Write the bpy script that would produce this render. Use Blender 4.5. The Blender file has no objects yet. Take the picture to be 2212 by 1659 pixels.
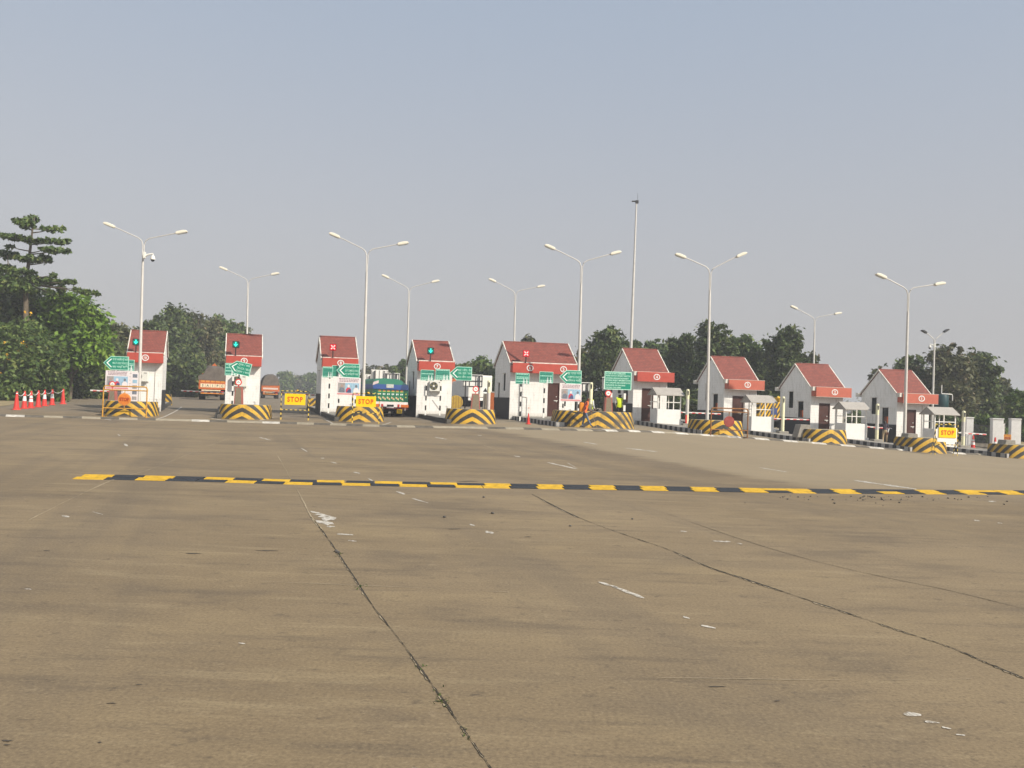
import bpy, bmesh, math, random
import numpy as np
from mathutils import Vector, Matrix

random.seed(7)
NR = np.random.RandomState(11)
SC = bpy.context.scene
COL = SC.collection
PI = math.pi
R = math.radians

# ------------------------------------------------------------------ camera
F = 1900.0                  # focal length in units of a 2212 px wide frame
CX, CY = 1106.0, 829.5
EYE = 1.5
PITCH, ROLL = math.atan(34.5 / F), R(2.0)
fwd = Vector((0, math.cos(PITCH), math.sin(PITCH)))
u0 = Vector((0, -math.sin(PITCH), math.cos(PITCH)))
X0 = Vector((1, 0, 0))
cam_r = X0 * math.cos(ROLL) + u0 * math.sin(ROLL)
cam_u = u0 * math.cos(ROLL) - X0 * math.sin(ROLL)
C0 = Vector((0, 0, EYE))
LANE = R(17.7)              # the lanes run forward and to the left
LDIR = Vector((-math.sin(LANE), math.cos(LANE), 0))
LRIGHT = Vector((math.cos(LANE), math.sin(LANE), 0))

_px = [-60, -30, -23, -15, -8.5, -2, 3, 7, 11.5, 17, 23.5, 29, 34, 60]
_pz = [-.15, -.15, -.15, -.10, -.04, .06, .13, .08, -.12, -.40, -.72, -.88, -.95, -1.0]

def gz(x, y):
    """height of the paved ground: level near the viewer, falling to the right at the toll line, climbing beyond"""
    t = min(1.0, max(0.0, (y - 18.0) / 24.0)); t = t * t * (3 - 2 * t)
    z = t * float(np.interp(x, _px, _pz))
    return z + 0.02 * min(max(y - 47.0, 0.0), 33.0)

def PD(ox, oy, d):
    return C0 + d * (fwd + cam_r * ((ox - CX) / F) - cam_u * ((oy - CY) / F))

def G(ox, oy, dz=0.0):
    z = 0.0
    for _ in range(25):
        a = PD(ox, oy, 1.0) - C0
        s = (z + dz - EYE) / a.z
        p = C0 + a * s
        z = gz(p.x, p.y)
    return Vector((p.x, p.y, z + dz))

def GD(ox, d):
    oy = 880.0
    for _ in range(12):
        p = PD(ox, oy, d)
        oy += (p.z - gz(p.x, p.y)) * F / d
    p = PD(ox, oy, d)
    return Vector((p.x, p.y, gz(p.x, p.y)))

# ------------------------------------------------------------------ materials
MATS = {}
def M(name, col, rough=.7, var=.12, scale=4.0, metal=0.0, bump=0.0, spec=.3):
    if name in MATS: return MATS[name]
    m = bpy.data.materials.new(name); m.use_nodes = True
    nt = m.node_tree; b = nt.nodes['Principled BSDF']
    b.inputs['Roughness'].default_value = rough
    b.inputs['Metallic'].default_value = metal
    b.inputs['Specular IOR Level'].default_value = spec
    tc = nt.nodes.new('ShaderNodeTexCoord')
    n = nt.nodes.new('ShaderNodeTexNoise'); n.inputs['Scale'].default_value = scale
    n.inputs['Detail'].default_value = 6; n.inputs['Roughness'].default_value = .65
    nt.links.new(tc.outputs['Object'], n.inputs['Vector'])
    r = nt.nodes.new('ShaderNodeValToRGB')
    r.color_ramp.elements[0].position = .3; r.color_ramp.elements[1].position = .7
    lo = [c * (1 - var) for c in col[:3]]; hi = [min(.95, c * (1 + var * .7)) for c in col[:3]]
    r.color_ramp.elements[0].color = (*lo, 1); r.color_ramp.elements[1].color = (*hi, 1)
    nt.links.new(n.outputs['Fac'], r.inputs['Fac'])
    nt.links.new(r.outputs['Color'], b.inputs['Base Color'])
    if bump:
        bp = nt.nodes.new('ShaderNodeBump'); bp.inputs['Strength'].default_value = bump
        bp.inputs['Distance'].default_value = .02
        n2 = nt.nodes.new('ShaderNodeTexNoise'); n2.inputs['Scale'].default_value = scale * 8
        nt.links.new(tc.outputs['Object'], n2.inputs['Vector'])
        nt.links.new(n2.outputs['Fac'], bp.inputs['Height'])
        nt.links.new(bp.outputs['Normal'], b.inputs['Normal'])
    MATS[name] = m
    return m

def nodes_mat(name):
    m = bpy.data.materials.new(name); m.use_nodes = True
    MATS[name] = m
    return m, m.node_tree, m.node_tree.nodes['Principled BSDF']

def math_node(nt, op, a, b=None):
    n = nt.nodes.new('ShaderNodeMath'); n.operation = op
    for i, v in enumerate((a, b)):
        if v is None: continue
        if isinstance(v, (int, float)): n.inputs[i].default_value = v
        else: nt.links.new(v, n.inputs[i])
    return n.outputs[0]

def mixc(nt, fac, a, b):
    n = nt.nodes.new('ShaderNodeMix'); n.data_type = 'RGBA'
    if isinstance(fac, (int, float)): n.inputs[0].default_value = fac
    else: nt.links.new(fac, n.inputs[0])
    for i, v in ((6, a), (7, b)):
        if isinstance(v, tuple): n.inputs[i].default_value = (*v, 1)
        else: nt.links.new(v, n.inputs[i])
    return n.outputs[2]

def noise(nt, vec, scale, detail=5, rough=.6):
    n = nt.nodes.new('ShaderNodeTexNoise'); n.inputs['Scale'].default_value = scale
    n.inputs['Detail'].default_value = detail; n.inputs['Roughness'].default_value = rough
    nt.links.new(vec, n.inputs['Vector'])
    return n.outputs['Fac']

def ramp(nt, fac, p0, p1):
    n = nt.nodes.new('ShaderNodeMapRange'); n.inputs['From Min'].default_value = p0
    n.inputs['From Max'].default_value = p1; n.interpolation_type = 'SMOOTHSTEP'
    nt.links.new(fac, n.inputs['Value'])
    return n.outputs['Result']

def mapping(nt, vec, scale, rot=(0, 0, 0)):
    n = nt.nodes.new('ShaderNodeMapping'); n.inputs['Scale'].default_value = scale
    n.inputs['Rotation'].default_value = rot
    nt.links.new(vec, n.inputs['Vector'])
    return n.outputs['Vector']

def make_concrete():
    m, nt, b = nodes_mat('concrete_paving')
    tc = nt.nodes.new('ShaderNodeTexCoord'); o = tc.outputs['Object']
    big = noise(nt, o, .12, 4, .6)
    mid = noise(nt, mapping(nt, o, (.55, 1.0, 1)), .7, 7, .7)
    streak = noise(nt, mapping(nt, o, (.35, 2.6, 1)), 1.6, 6, .7)
    lm = nt.nodes.new('ShaderNodeMapping'); lm.vector_type = 'TEXTURE'
    lm.inputs['Scale'].default_value = (1, 22, 1); lm.inputs['Rotation'].default_value = (0, 0, LANE)
    nt.links.new(o, lm.inputs['Vector'])
    lanes = noise(nt, lm.outputs['Vector'], .62, 5, .6)
    fine = noise(nt, o, 46, 9, .78)
    vfine = noise(nt, o, 110, 4, .7)
    blot = noise(nt, mapping(nt, o, (.8, 1.0, 1)), 7.0, 7, .72)
    cloud = noise(nt, mapping(nt, o, (.6, 1.0, 1)), .33, 6, .62)
    c = mixc(nt, ramp(nt, big, .3, .7), (0.183, 0.135, 0.078), (0.240, 0.181, 0.109))
    c = mixc(nt, math_node(nt, 'MULTIPLY', ramp(nt, mid, .49, .66), .50), c, (0.289, 0.218, 0.121))
    c = mixc(nt, math_node(nt, 'MULTIPLY', ramp(nt, mid, .48, .34), .55), c, (0.123, 0.095, 0.065))
    c = mixc(nt, math_node(nt, 'MULTIPLY', ramp(nt, cloud, .50, .68), .42), c, (0.119, 0.094, 0.067))
    c = mixc(nt, math_node(nt, 'MULTIPLY', ramp(nt, streak, .53, .68), .50), c, (0.100, 0.078, 0.055))
    c = mixc(nt, math_node(nt, 'MULTIPLY', ramp(nt, streak, .46, .32), .35), c, (0.329, 0.258, 0.150))
    c = mixc(nt, math_node(nt, 'MULTIPLY', ramp(nt, lanes, .49, .66), .38), c, (0.108, 0.087, 0.065))
    c = mixc(nt, math_node(nt, 'MULTIPLY', ramp(nt, blot, .57, .69), .60), c, (0.077, 0.060, 0.044))
    c = mixc(nt, math_node(nt, 'MULTIPLY', ramp(nt, blot, .42, .30), .40), c, (0.329, 0.258, 0.159))
    # a pale dusty stretch of slab on the right towards the toll line
    sp = nt.nodes.new('ShaderNodeSeparateXYZ'); nt.links.new(o, sp.inputs[0])
    p1, p2 = G(1060, 932), G(1640, 1040)
    nx, ny = (p2.y - p1.y), -(p2.x - p1.x); L = math.hypot(nx, ny); nx /= L; ny /= L
    if nx * 10 < 0: nx, ny = -nx, -ny
    dd = math_node(nt, 'ADD', math_node(nt, 'MULTIPLY', sp.outputs['X'], nx), math_node(nt, 'MULTIPLY', sp.outputs['Y'], ny))
    dd = math_node(nt, 'SUBTRACT', dd, p1.x * nx + p1.y * ny)
    wob = math_node(nt, 'MULTIPLY', math_node(nt, 'SUBTRACT', mid, .5), 1.6)
    dd = math_node(nt, 'ADD', dd, wob)
    pale = math_node(nt, 'MULTIPLY', ramp(nt, dd, -.1, .9), ramp(nt, sp.outputs['Y'], 14.5, 20.0))
    c = mixc(nt, math_node(nt, 'MULTIPLY', pale, .62), c, (0.316, 0.255, 0.166))
    band = math_node(nt, 'MULTIPLY', ramp(nt, dd, -1.6, -.5), ramp(nt, dd, .5, -.1))
    band = math_node(nt, 'MULTIPLY', band, ramp(nt, sp.outputs['Y'], 15.5, 20.0))
    c = mixc(nt, math_node(nt, 'MULTIPLY', band, .36), c, (0.119, 0.093, 0.067))
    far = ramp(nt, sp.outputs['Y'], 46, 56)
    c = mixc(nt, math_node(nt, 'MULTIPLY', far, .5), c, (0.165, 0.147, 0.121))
    c = mixc(nt, math_node(nt, 'MULTIPLY', ramp(nt, fine, .50, .64), .34), c, (0.366, 0.284, 0.167))
    c = mixc(nt, math_node(nt, 'MULTIPLY', ramp(nt, fine, .50, .37), .50), c, (0.077, 0.060, 0.044))
    nt.links.new(c, b.inputs['Base Color'])
    b.inputs['Roughness'].default_value = .85
    b.inputs['Specular IOR Level'].default_value = .25
    bp = nt.nodes.new('ShaderNodeBump'); bp.inputs['Strength'].default_value = .10; bp.inputs['Distance'].default_value = .005
    nt.links.new(math_node(nt, 'ADD', fine, vfine), bp.inputs['Height'])
    nt.links.new(bp.outputs['Normal'], b.inputs['Normal'])
    return m

def make_chevron():
    m, nt, b = nodes_mat('chevron_paint')
    tc = nt.nodes.new('ShaderNodeTexCoord'); o = tc.outputs['Object']
    sp = nt.nodes.new('ShaderNodeSeparateXYZ'); nt.links.new(o, sp.inputs[0])
    ax = math_node(nt, 'ABSOLUTE', sp.outputs['X'])
    s = math_node(nt, 'ADD', ax, math_node(nt, 'MULTIPLY', sp.outputs['Y'], .7))
    v = math_node(nt, 'ADD', sp.outputs['Z'], math_node(nt, 'ADD', math_node(nt, 'MULTIPLY', s, .40), math_node(nt, 'MULTIPLY', math_node(nt, 'MULTIPLY', s, s), .17)))
    nz = noise(nt, o, 5, 6, .7)
    v = math_node(nt, 'ADD', v, math_node(nt, 'MULTIPLY', math_node(nt, 'SUBTRACT', nz, .5), .06))
    fr = math_node(nt, 'FRACT', math_node(nt, 'DIVIDE', math_node(nt, 'ADD', v, .27), .48))
    st = ramp(nt, fr, .47, .50)
    wear = noise(nt, o, 9, 8, .75)
    oi = nt.nodes.new('ShaderNodeObjectInfo')
    soot = noise(nt, o, 1.6, 6, .7)
    yel = mixc(nt, ramp(nt, wear, .4, .7), (.62, .36, .018), (.45, .27, .03))
    blk = mixc(nt, ramp(nt, wear, .45, .75), (.028, .026, .024), (.085, .075, .05))
    c = mixc(nt, st, yel, blk)
    chip = noise(nt, o, 14, 6, .8)
    c = mixc(nt, math_node(nt, 'MULTIPLY', ramp(nt, chip, .63, .70), .8), c, (.30, .27, .21))
    low = ramp(nt, math_node(nt, 'ADD', sp.outputs['Z'], math_node(nt, 'MULTIPLY', wear, .25)), .30, .10)
    c = mixc(nt, math_node(nt, 'MULTIPLY', low, .35), c, (.17, .14, .10))
    sf = math_node(nt, 'MULTIPLY', ramp(nt, soot, .42, .66), math_node(nt, 'ADD', .25, math_node(nt, 'MULTIPLY', oi.outputs['Random'], .5)))
    c = mixc(nt, sf, c, (.055, .048, .036))
    nt.links.new(c, b.inputs['Base Color']); b.inputs['Roughness'].default_value = .7
    bp = nt.nodes.new('ShaderNodeBump'); bp.inputs['Strength'].default_value = .3; bp.inputs['Distance'].default_value = .01
    nt.links.new(wear, bp.inputs['Height']); nt.links.new(bp.outputs['Normal'], b.inputs['Normal'])
    return m

def make_siding():
    m, nt, b = nodes_mat('white_siding')
    tc = nt.nodes.new('ShaderNodeTexCoord'); o = tc.outputs['Object']
    sp = nt.nodes.new('ShaderNodeSeparateXYZ'); nt.links.new(o, sp.inputs[0])
    fr = math_node(nt, 'FRACT', math_node(nt, 'DIVIDE', sp.outputs['Z'], .165))
    line = ramp(nt, fr, .10, .0)
    nz = noise(nt, mapping(nt, o, (1, 1, .35)), 3.5, 8, .7)
    nz2 = noise(nt, mapping(nt, o, (4, 4, .5)), 2.5, 7, .75)
    c = mixc(nt, ramp(nt, nz, .45, .75), (.80, .785, .75), (.66, .64, .59))
    c = mixc(nt, math_node(nt, 'MULTIPLY', ramp(nt, nz2, .52, .70), .55), c, (.36, .34, .30))
    low = ramp(nt, math_node(nt, 'ADD', sp.outputs['Z'], math_node(nt, 'MULTIPLY', nz, .5)), .52, .25)
    c = mixc(nt, math_node(nt, 'MULTIPLY', low, .4), c, (.40, .36, .29))
    c = mixc(nt, math_node(nt, 'MULTIPLY', line, .32), c, (.34, .33, .31))
    nt.links.new(c, b.inputs['Base Color']); b.inputs['Roughness'].default_value = .6
    bp = nt.nodes.new('ShaderNodeBump'); bp.inputs['Strength'].default_value = .5; bp.inputs['Distance'].default_value = .012
    bp.invert = True
    nt.links.new(line, bp.inputs['Height']); nt.links.new(bp.outputs['Normal'], b.inputs['Normal'])
    return m

def make_tiles():
    m, nt, b = nodes_mat('red_roof_tiles')
    tc = nt.nodes.new('ShaderNodeTexCoord'); o = tc.outputs['Object']
    sp = nt.nodes.new('ShaderNodeSeparateXYZ'); nt.links.new(o, sp.inputs[0])
    cb = nt.nodes.new('ShaderNodeCombineXYZ')
    nt.links.new(sp.outputs['X'], cb.inputs['X']); nt.links.new(sp.outputs['Z'], cb.inputs['Y'])
    br = nt.nodes.new('ShaderNodeTexBrick')
    br.inputs['Scale'].default_value = 1.0; br.inputs['Brick Width'].default_value = .19
    br.inputs['Row Height'].default_value = .105; br.inputs['Mortar Size'].default_value = .010
    br.inputs['Mortar Smooth'].default_value = .5
    br.inputs['Color1'].default_value = (.255, .066, .046, 1); br.inputs['Color2'].default_value = (.180, .048, .035, 1)
    br.inputs['Mortar'].default_value = (.075, .026, .022, 1)
    nt.links.new(cb.outputs[0], br.inputs['Vector'])
    nz = noise(nt, o, 2.2, 6, .7)
    c = mixc(nt, math_node(nt, 'MULTIPLY', ramp(nt, nz, .45, .75), .5), br.outputs['Color'], (.27, .085, .062))
    nz2 = noise(nt, o, 7, 7, .75)
    c = mixc(nt, math_node(nt, 'MULTIPLY', ramp(nt, nz2, .55, .75), .4), c, (.12, .05, .04))
    nt.links.new(c, b.inputs['Base Color']); b.inputs['Roughness'].default_value = .75
    bp = nt.nodes.new('ShaderNodeBump'); bp.inputs['Strength'].default_value = .6; bp.inputs['Distance'].default_value = .02
    bp.invert = True
    nt.links.new(br.outputs['Fac'], bp.inputs['Height']); nt.links.new(bp.outputs['Normal'], b.inputs['Normal'])
    return m

def make_leaf(name, lo, hi, tip):
    m, nt, b = nodes_mat(name)
    g = nt.nodes.new('ShaderNodeNewGeometry')
    tc = nt.nodes.new('ShaderNodeTexCoord')
    nz = noise(nt, tc.outputs['Object'], .9, 4, .6)
    f = math_node(nt, 'ADD', math_node(nt, 'MULTIPLY', g.outputs['Random Per Island'], .6), math_node(nt, 'MULTIPLY', nz, .5))
    c = mixc(nt, ramp(nt, f, .25, .85), lo, hi)
    c = mixc(nt, math_node(nt, 'MULTIPLY', ramp(nt, g.outputs['Random Per Island'], .86, .97), .7), c, tip)
    nt.links.new(c, b.inputs['Base Color']); b.inputs['Roughness'].default_value = .55
    b.inputs['Specular IOR Level'].default_value = .25
    tr = nt.nodes.new('ShaderNodeBsdfTranslucent'); nt.links.new(c, tr.inputs['Color'])
    mx = nt.nodes.new('ShaderNodeMixShader'); mx.inputs[0].default_value = .22
    nt.links.new(b.outputs[0], mx.inputs[1]); nt.links.new(tr.outputs[0], mx.inputs[2])
    nt.links.new(mx.outputs[0], nt.nodes['Material Output'].inputs['Surface'])
    return m

def make_emit(name, col, s):
    m = bpy.data.materials.new(name); m.use_nodes = True
    b = m.node_tree.nodes['Principled BSDF']
    b.inputs['Base Color'].default_value = (*[c * .3 for c in col], 1)
    b.inputs['Emission Color'].default_value = (*col, 1); b.inputs['Emission Strength'].default_value = s
    MATS[name] = m
    return m

def make_glass(name, tint=(.5, .55, .55), fac=.45):
    m = bpy.data.materials.new(name); m.use_nodes = True
    nt = m.node_tree; b = nt.nodes['Principled BSDF']
    b.inputs['Base Color'].default_value = (.03, .035, .04, 1); b.inputs['Roughness'].default_value = .08
    t = nt.nodes.new('ShaderNodeBsdfTransparent'); t.inputs['Color'].default_value = (*tint, 1)
    mx = nt.nodes.new('ShaderNodeMixShader'); mx.inputs[0].default_value = fac
    nt.links.new(t.outputs[0], mx.inputs[1]); nt.links.new(b.outputs[0], mx.inputs[2])
    nt.links.new(mx.outputs[0], nt.nodes['Material Output'].inputs['Surface'])
    MATS[name] = m
    return m

CONC = make_concrete(); CHEV = make_chevron(); SIDING = make_siding(); TILES = make_tiles()
GLASS = make_glass('window_glass', (.8, .83, .83), .18)
WHITE = M('white_paint', (.78, .76, .71), .55, .10, 5)
WHITE2 = M('weathered_white_trim', (.66, .63, .56), .7, .35, 6)
BLACK = M('black_paint', (.022, .022, .024), .55, .3, 4)
DADO = M('black_dado_paint', (.030, .031, .035), .6, .35, 3)
REDF = M('red_fascia_paint', (.44, .075, .052), .55, .14, 2.5)
SALM = M('faded_red_fascia_paint', (.47, .125, .080), .6, .12, 2.5)
YEL = M('yellow_paint', (.72, .43, .012), .5, .12, 5)
SIGNY = M('sign_yellow', (.86, .56, .003), .45, .05, 3)
SIGNR = M('sign_orange_red', (.60, .075, .008), .5, .08, 6)
GREEN = M('sign_green', (.004, .235, .150), .45, .08, 3)
GREEN2 = M('faded_sign_green', (.055, .30, .22), .5, .15, 3)
PALEG = M('sign_pale_border', (.42, .70, .57), .5, .08, 5)
SIGNW = M('sign_white', (.76, .80, .77), .5, .05, 5)
GALV = M('galvanised_steel', (.56, .54, .50), .5, .12, 3, .15)
DARKST = M('dark_steel', (.05, .05, .052), .5, .25, 5)
RUSTY = M('rusty_steel', (.26, .115, .035), .75, .45, 9)
YPIPE = M('yellow_tube_paint', (.52, .27, .04), .6, .3, 8)
REDP = M('red_plastic', (.62, .045, .035), .45, .12, 5)
ORANGE = M('orange_paint', (.68, .16, .018), .5, .2, 6)
DOOR = M('brown_door', (.070, .026, .020), .55, .22, 3)
RUBBER = M('black_rubber', (.018, .018, .019), .8, .3, 10)
BRONZE = M('brown_stone_panel', (.20, .165, .115), .6, .25, 7)
REDEDGE = M('red_edge_paint', (.36, .11, .085), .6, .2, 6)
CONCW = M('whitewashed_concrete', (.76, .745, .71), .7, .10, 3, bump=.15)
CONCG = M('grey_concrete', (.26, .24, .205), .85, .25, 5, bump=.3)
KERBD = M('soiled_kerb', (.085, .078, .066), .85, .4, 5, bump=.3)
ACW = M('appliance_white', (.68, .67, .61), .45, .06, 4)
ROOFG = M('grey_canopy_sheet', (.36, .335, .30), .6, .12, 3)
BARK = M('bark', (.13, .105, .075), .9, .35, 8, bump=.4)
LEAF_DARK = make_leaf('leaves_dark', (.036, .060, .018), (.105, .145, .042), (.20, .21, .07))
LEAF_MID = make_leaf('leaves_mid', (.044, .080, .020), (.130, .190, .046), (.22, .24, .08))
LEAF_BRIGHT = make_leaf('leaves_bright', (.062, .125, .015), (.175, .290, .032), (.25, .34, .07))
LEAF_OLIVE = make_leaf('leaves_olive', (.054, .066, .028), (.140, .142, .060), (.21, .15, .09))
CHEVW = None

# ------------------------------------------------------------------ mesh builder
class MB:
    def __init__(s): s.v = []; s.f = []; s.m = []; s.cur = 0
    def face(s, idx): s.f.append(tuple(idx)); s.m.append(s.cur)
    def quad(s, a, b, c, d):
        n = len(s.v); s.v += [Vector(a), Vector(b), Vector(c), Vector(d)]; s.face((n, n + 1, n + 2, n + 3))
    def bx(s, x0, x1, y0, y1, z0, z1):
        n = len(s.v)
        s.v += [Vector(p) for p in ((x0, y0, z0), (x1, y0, z0), (x1, y1, z0), (x0, y1, z0), (x0, y0, z1), (x1, y0, z1), (x1, y1, z1), (x0, y1, z1))]
        for q in ((0, 3, 2, 1), (4, 5, 6, 7), (0, 1, 5, 4), (1, 2, 6, 5), (2, 3, 7, 6), (3, 0, 4, 7)): s.face([n + i for i in q])
        return s
    def box(s, c, size): 
        return s.bx(c[0] - size[0] / 2, c[0] + size[0] / 2, c[1] - size[1] / 2, c[1] + size[1] / 2, c[2] - size[2] / 2, c[2] + size[2] / 2)
    def prism(s, poly, y0, y1):
        """polygon in xz extruded along y"""
        n = len(s.v); k = len(poly)
        s.v += [Vector((p[0], y0, p[1])) for p in poly] + [Vector((p[0], y1, p[1])) for p in poly]
        s.face([n + i for i in range(k)]); s.face([n + k + i for i in reversed(range(k))])
        for i in range(k):
            j = (i + 1) % k; s.face((n + i, n + k + i, n + k + j, n + j))
        return s
    def prismx(s, poly, x0, x1):
        """polygon in yz extruded along x"""
        n = len(s.v); k = len(poly)
        s.v += [Vector((x0, p[0], p[1])) for p in poly] + [Vector((x1, p[0], p[1])) for p in poly]
        s.face([n + i for i in reversed(range(k))]); s.face([n + k + i for i in range(k)])
        for i in range(k):
            j = (i + 1) % k; s.face((n + i, n + j, n + k + j, n + k + i))
        return s
    def prismz(s, poly, z0, z1):
        n = len(s.v); k = len(poly)
        s.v += [Vector((p[0], p[1], z0)) for p in poly] + [Vector((p[0], p[1], z1)) for p in poly]
        s.face([n + i for i in reversed(range(k))]); s.face([n + k + i for i in range(k)])
        for i in range(k):
            j = (i + 1) % k; s.face((n + i, n + j, n + k + j, n + k + i))
        return s
    def tube(s, p0, p1, r0, r1=None, n=10, caps=True):
        p0, p1 = Vector(p0), Vector(p1); r1 = r0 if r1 is None else r1
        d = (p1 - p0); d = d.normalized() if d.length else Vector((0, 0, 1))
        a = d.orthogonal().normalized(); b = d.cross(a); k = len(s.v)
        for p, r in ((p0, r0), (p1, r1)):
            for i in range(n):
                t = 2 * PI * i / n; s.v.append(p + a * (math.cos(t) * r) + b * (math.sin(t) * r))
        for i in range(n):
            j = (i + 1) % n; s.face((k + i, k + j, k + n + j, k + n + i))
        if caps: s.face([k + i for i in reversed(range(n))]); s.face([k + n + i for i in range(n)])
        return s
    def path(s, pts, r, n=8):
        pts = [Vector(p) for p in pts]; k = len(s.v); rings = len(pts)
        rr = r if isinstance(r, (list, tuple)) else [r] * rings
        ref = Vector((.31, .17, .94))
        for i, p in enumerate(pts):
            d = (pts[min(i + 1, rings - 1)] - pts[max(i - 1, 0)]).normalized()
            a = d.cross(ref); a = a.normalized() if a.length > 1e-4 else d.orthogonal().normalized()
            b = d.cross(a)
            for q in range(n):
                t = 2 * PI * q / n; s.v.append(p + a * (math.cos(t) * rr[i]) + b * (math.sin(t) * rr[i]))
        for i in range(rings - 1):
            for q in range(n):
                w = (q + 1) % n; s.face((k + i * n + q, k + i * n + w, k + (i + 1) * n + w, k + (i + 1) * n + q))
        s.face([k + q for q in reversed(range(n))]); s.face([k + (rings - 1) * n + q for q in range(n)])
        return s
    def lathe(s, prof, c=(0, 0, 0), n=16, axis='z', matfn=None):
        k = len(s.v); c = Vector(c); save = s.cur
        for r, z in prof:
            for i in range(n):
                t = 2 * PI * i / n
                q = Vector((r * math.cos(t), r * math.sin(t), z)) if axis == 'z' else Vector((r * math.cos(t), z, r * math.sin(t)))
                s.v.append(c + q)
        for j in range(len(prof) - 1):
            if matfn: s.cur = matfn(j)
            for i in range(n):
                w = (i + 1) % n; s.face((k + j * n + i, k + j * n + w, k + (j + 1) * n + w, k + (j + 1) * n + i))
        s.face([k + i for i in reversed(range(n))]); s.face([k + (len(prof) - 1) * n + i for i in range(n)])
        s.cur = save
        return s
    def ball(s, c, r, n=10, m=7, sq=(1, 1, 1)):
        prof = [(max(.001, math.sin(PI * i / m)) * 1.0, -math.cos(PI * i / m)) for i in range(m + 1)]
        k = len(s.v); s.lathe(prof, (0, 0, 0), n)
        for i in range(k, len(s.v)):
            v = s.v[i]; s.v[i] = Vector((v.x * r * sq[0], v.y * r * sq[1], v.z * r * sq[2])) + Vector(c)
        return s
    def xf(s, fn, start=0):
        for i in range(start, len(s.v)): s.v[i] = Vector(fn(s.v[i]))
        return s
    def build(s, name, mats, parent=None, smooth=False, bevel=0, loc=None, rz=0):
        me = bpy.data.meshes.new(name)
        me.from_pydata([tuple(v) for v in s.v], [], s.f)
        if not isinstance(mats, (list, tuple)): mats = [mats]
        for m in mats: me.materials.append(m)
        me.polygons.foreach_set('material_index', [min(i, len(mats) - 1) for i in s.m])
        bm = bmesh.new(); bm.from_mesh(me); bmesh.ops.recalc_face_normals(bm, faces=bm.faces); bm.to_mesh(me); bm.free()
        if smooth:
            me.polygons.foreach_set('use_smooth', [True] * len(me.polygons))
            me.set_sharp_from_angle(angle=R(40))
        me.update()
        o = bpy.data.objects.new(name, me); COL.objects.link(o)
        if parent: o.parent = parent
        if loc is not None: o.location = loc
        o.rotation_euler.z = rz
        if bevel:
            b = o.modifiers.new('bevel', 'BEVEL'); b.width = bevel; b.segments = 2; b.limit_method = 'ANGLE'
        return o

def tag(o, label, cat, group=None, kind=None):
    if label: o['label'] = label
    if cat: o['category'] = cat
    if group: o['group'] = group
    if kind: o['kind'] = kind
    return o

def thing(name, label, cat, loc, rz=0, group=None):
    o = bpy.data.objects.new(name, None); COL.objects.link(o)
    o.empty_display_size = .3
    o.location = loc; o.rotation_euler.z = rz
    return tag(o, label, cat, group)

def structure(o): o['kind'] = 'structure'; return o

def copy_tree(o, parent=None):
    c = o.copy(); COL.objects.link(c)
    if parent: c.parent = parent
    for ch in list(o.children): copy_tree(ch, c)
    return c

_dg_cache = {}
def text_mesh(name, body, size, mat, parent, cx, y, cz, bold=0.0, spacing=1.0, sx=1.0, tilt=0.0, pivot=None, maxw=None, extrude=.004):
    """lettering standing in the xz plane and facing -y, centred on (cx, cz)"""
    c = bpy.data.curves.new('lettering', 'FONT'); c.body = body; c.size = size
    c.align_x = 'CENTER'; c.align_y = 'CENTER'; c.offset = bold; c.space_character = spacing; c.extrude = extrude
    c.resolution_u = 3
    o = bpy.data.objects.new('lettering', c); COL.objects.link(o)
    dg = bpy.context.evaluated_depsgraph_get(); dg.update()
    me = bpy.data.meshes.new_from_object(o.evaluated_get(dg))
    bpy.data.objects.remove(o); bpy.data.curves.remove(c)
    xs = [v.co.x for v in me.vertices]; ys = [v.co.y for v in me.vertices]
    mx, my = (min(xs) + max(xs)) / 2, (min(ys) + max(ys)) / 2
    k = sx
    if maxw and (max(xs) - min(xs)) * sx > maxw: k = maxw / (max(xs) - min(xs))
    ct, st = math.cos(tilt), math.sin(tilt); pv = pivot or (cx, cz)
    for v in me.vertices:
        x, z, yy = cx + (v.co.x - mx) * k, cz + (v.co.y - my), y - v.co.z
        dx, dz = x - pv[0], z - pv[1]
        v.co = (pv[0] + dx * ct - dz * st, yy, pv[1] + dx * st + dz * ct)
    me.name = name; me.materials.clear(); me.materials.append(mat)
    ob = bpy.data.objects.new(name, me); COL.objects.link(ob)
    if parent: ob.parent = parent
    return ob

def rect(ox0, oy0, ox1, oy1, d):
    """centre, width and height in metres of an upright rectangle seen between two photo corners at depth d"""
    c = PD((ox0 + ox1) / 2, (oy0 + oy1) / 2, d)
    return c, (ox1 - ox0) * d / F, (oy1 - oy0) * d / F

# ------------------------------------------------------------------ traffic islands (layout table)
# key: (nose centre ox, nose depth, nose width, booth ox, booth depth, booth width)
ISL = {
    10: (268, 47.6, 2.7, 310, 55.0, 2.10),
    9: (522, 48.0, 2.8, 522, 55.5, 2.12),
    8: (775, 48.4, 2.75, 729, 56.0, 2.18),
    7: (1020, 48.4, 2.85, 936, 56.0, 2.22),
    5: (1291, 48.0, 4.65, 1170, 55.5, 4.15),
    4: (1563, 48.8, 2.95, 1402, 56.5, 2.22),
    3: (1796, 49.6, 2.75, 1597, 57.4, 2.20),
    2: (2016, 49.6, 2.65, 1784, 57.4, 2.20),
    1: (2226, 49.6, 2.65, 1970, 57.0, 2.20),
}
ISLH = .24
isl_geo = {}
for k, (nx, nd, nw, bx_, bd, bw) in ISL.items():
    isl_geo[k] = (GD(nx, nd), nw * .5 - .12)

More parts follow.
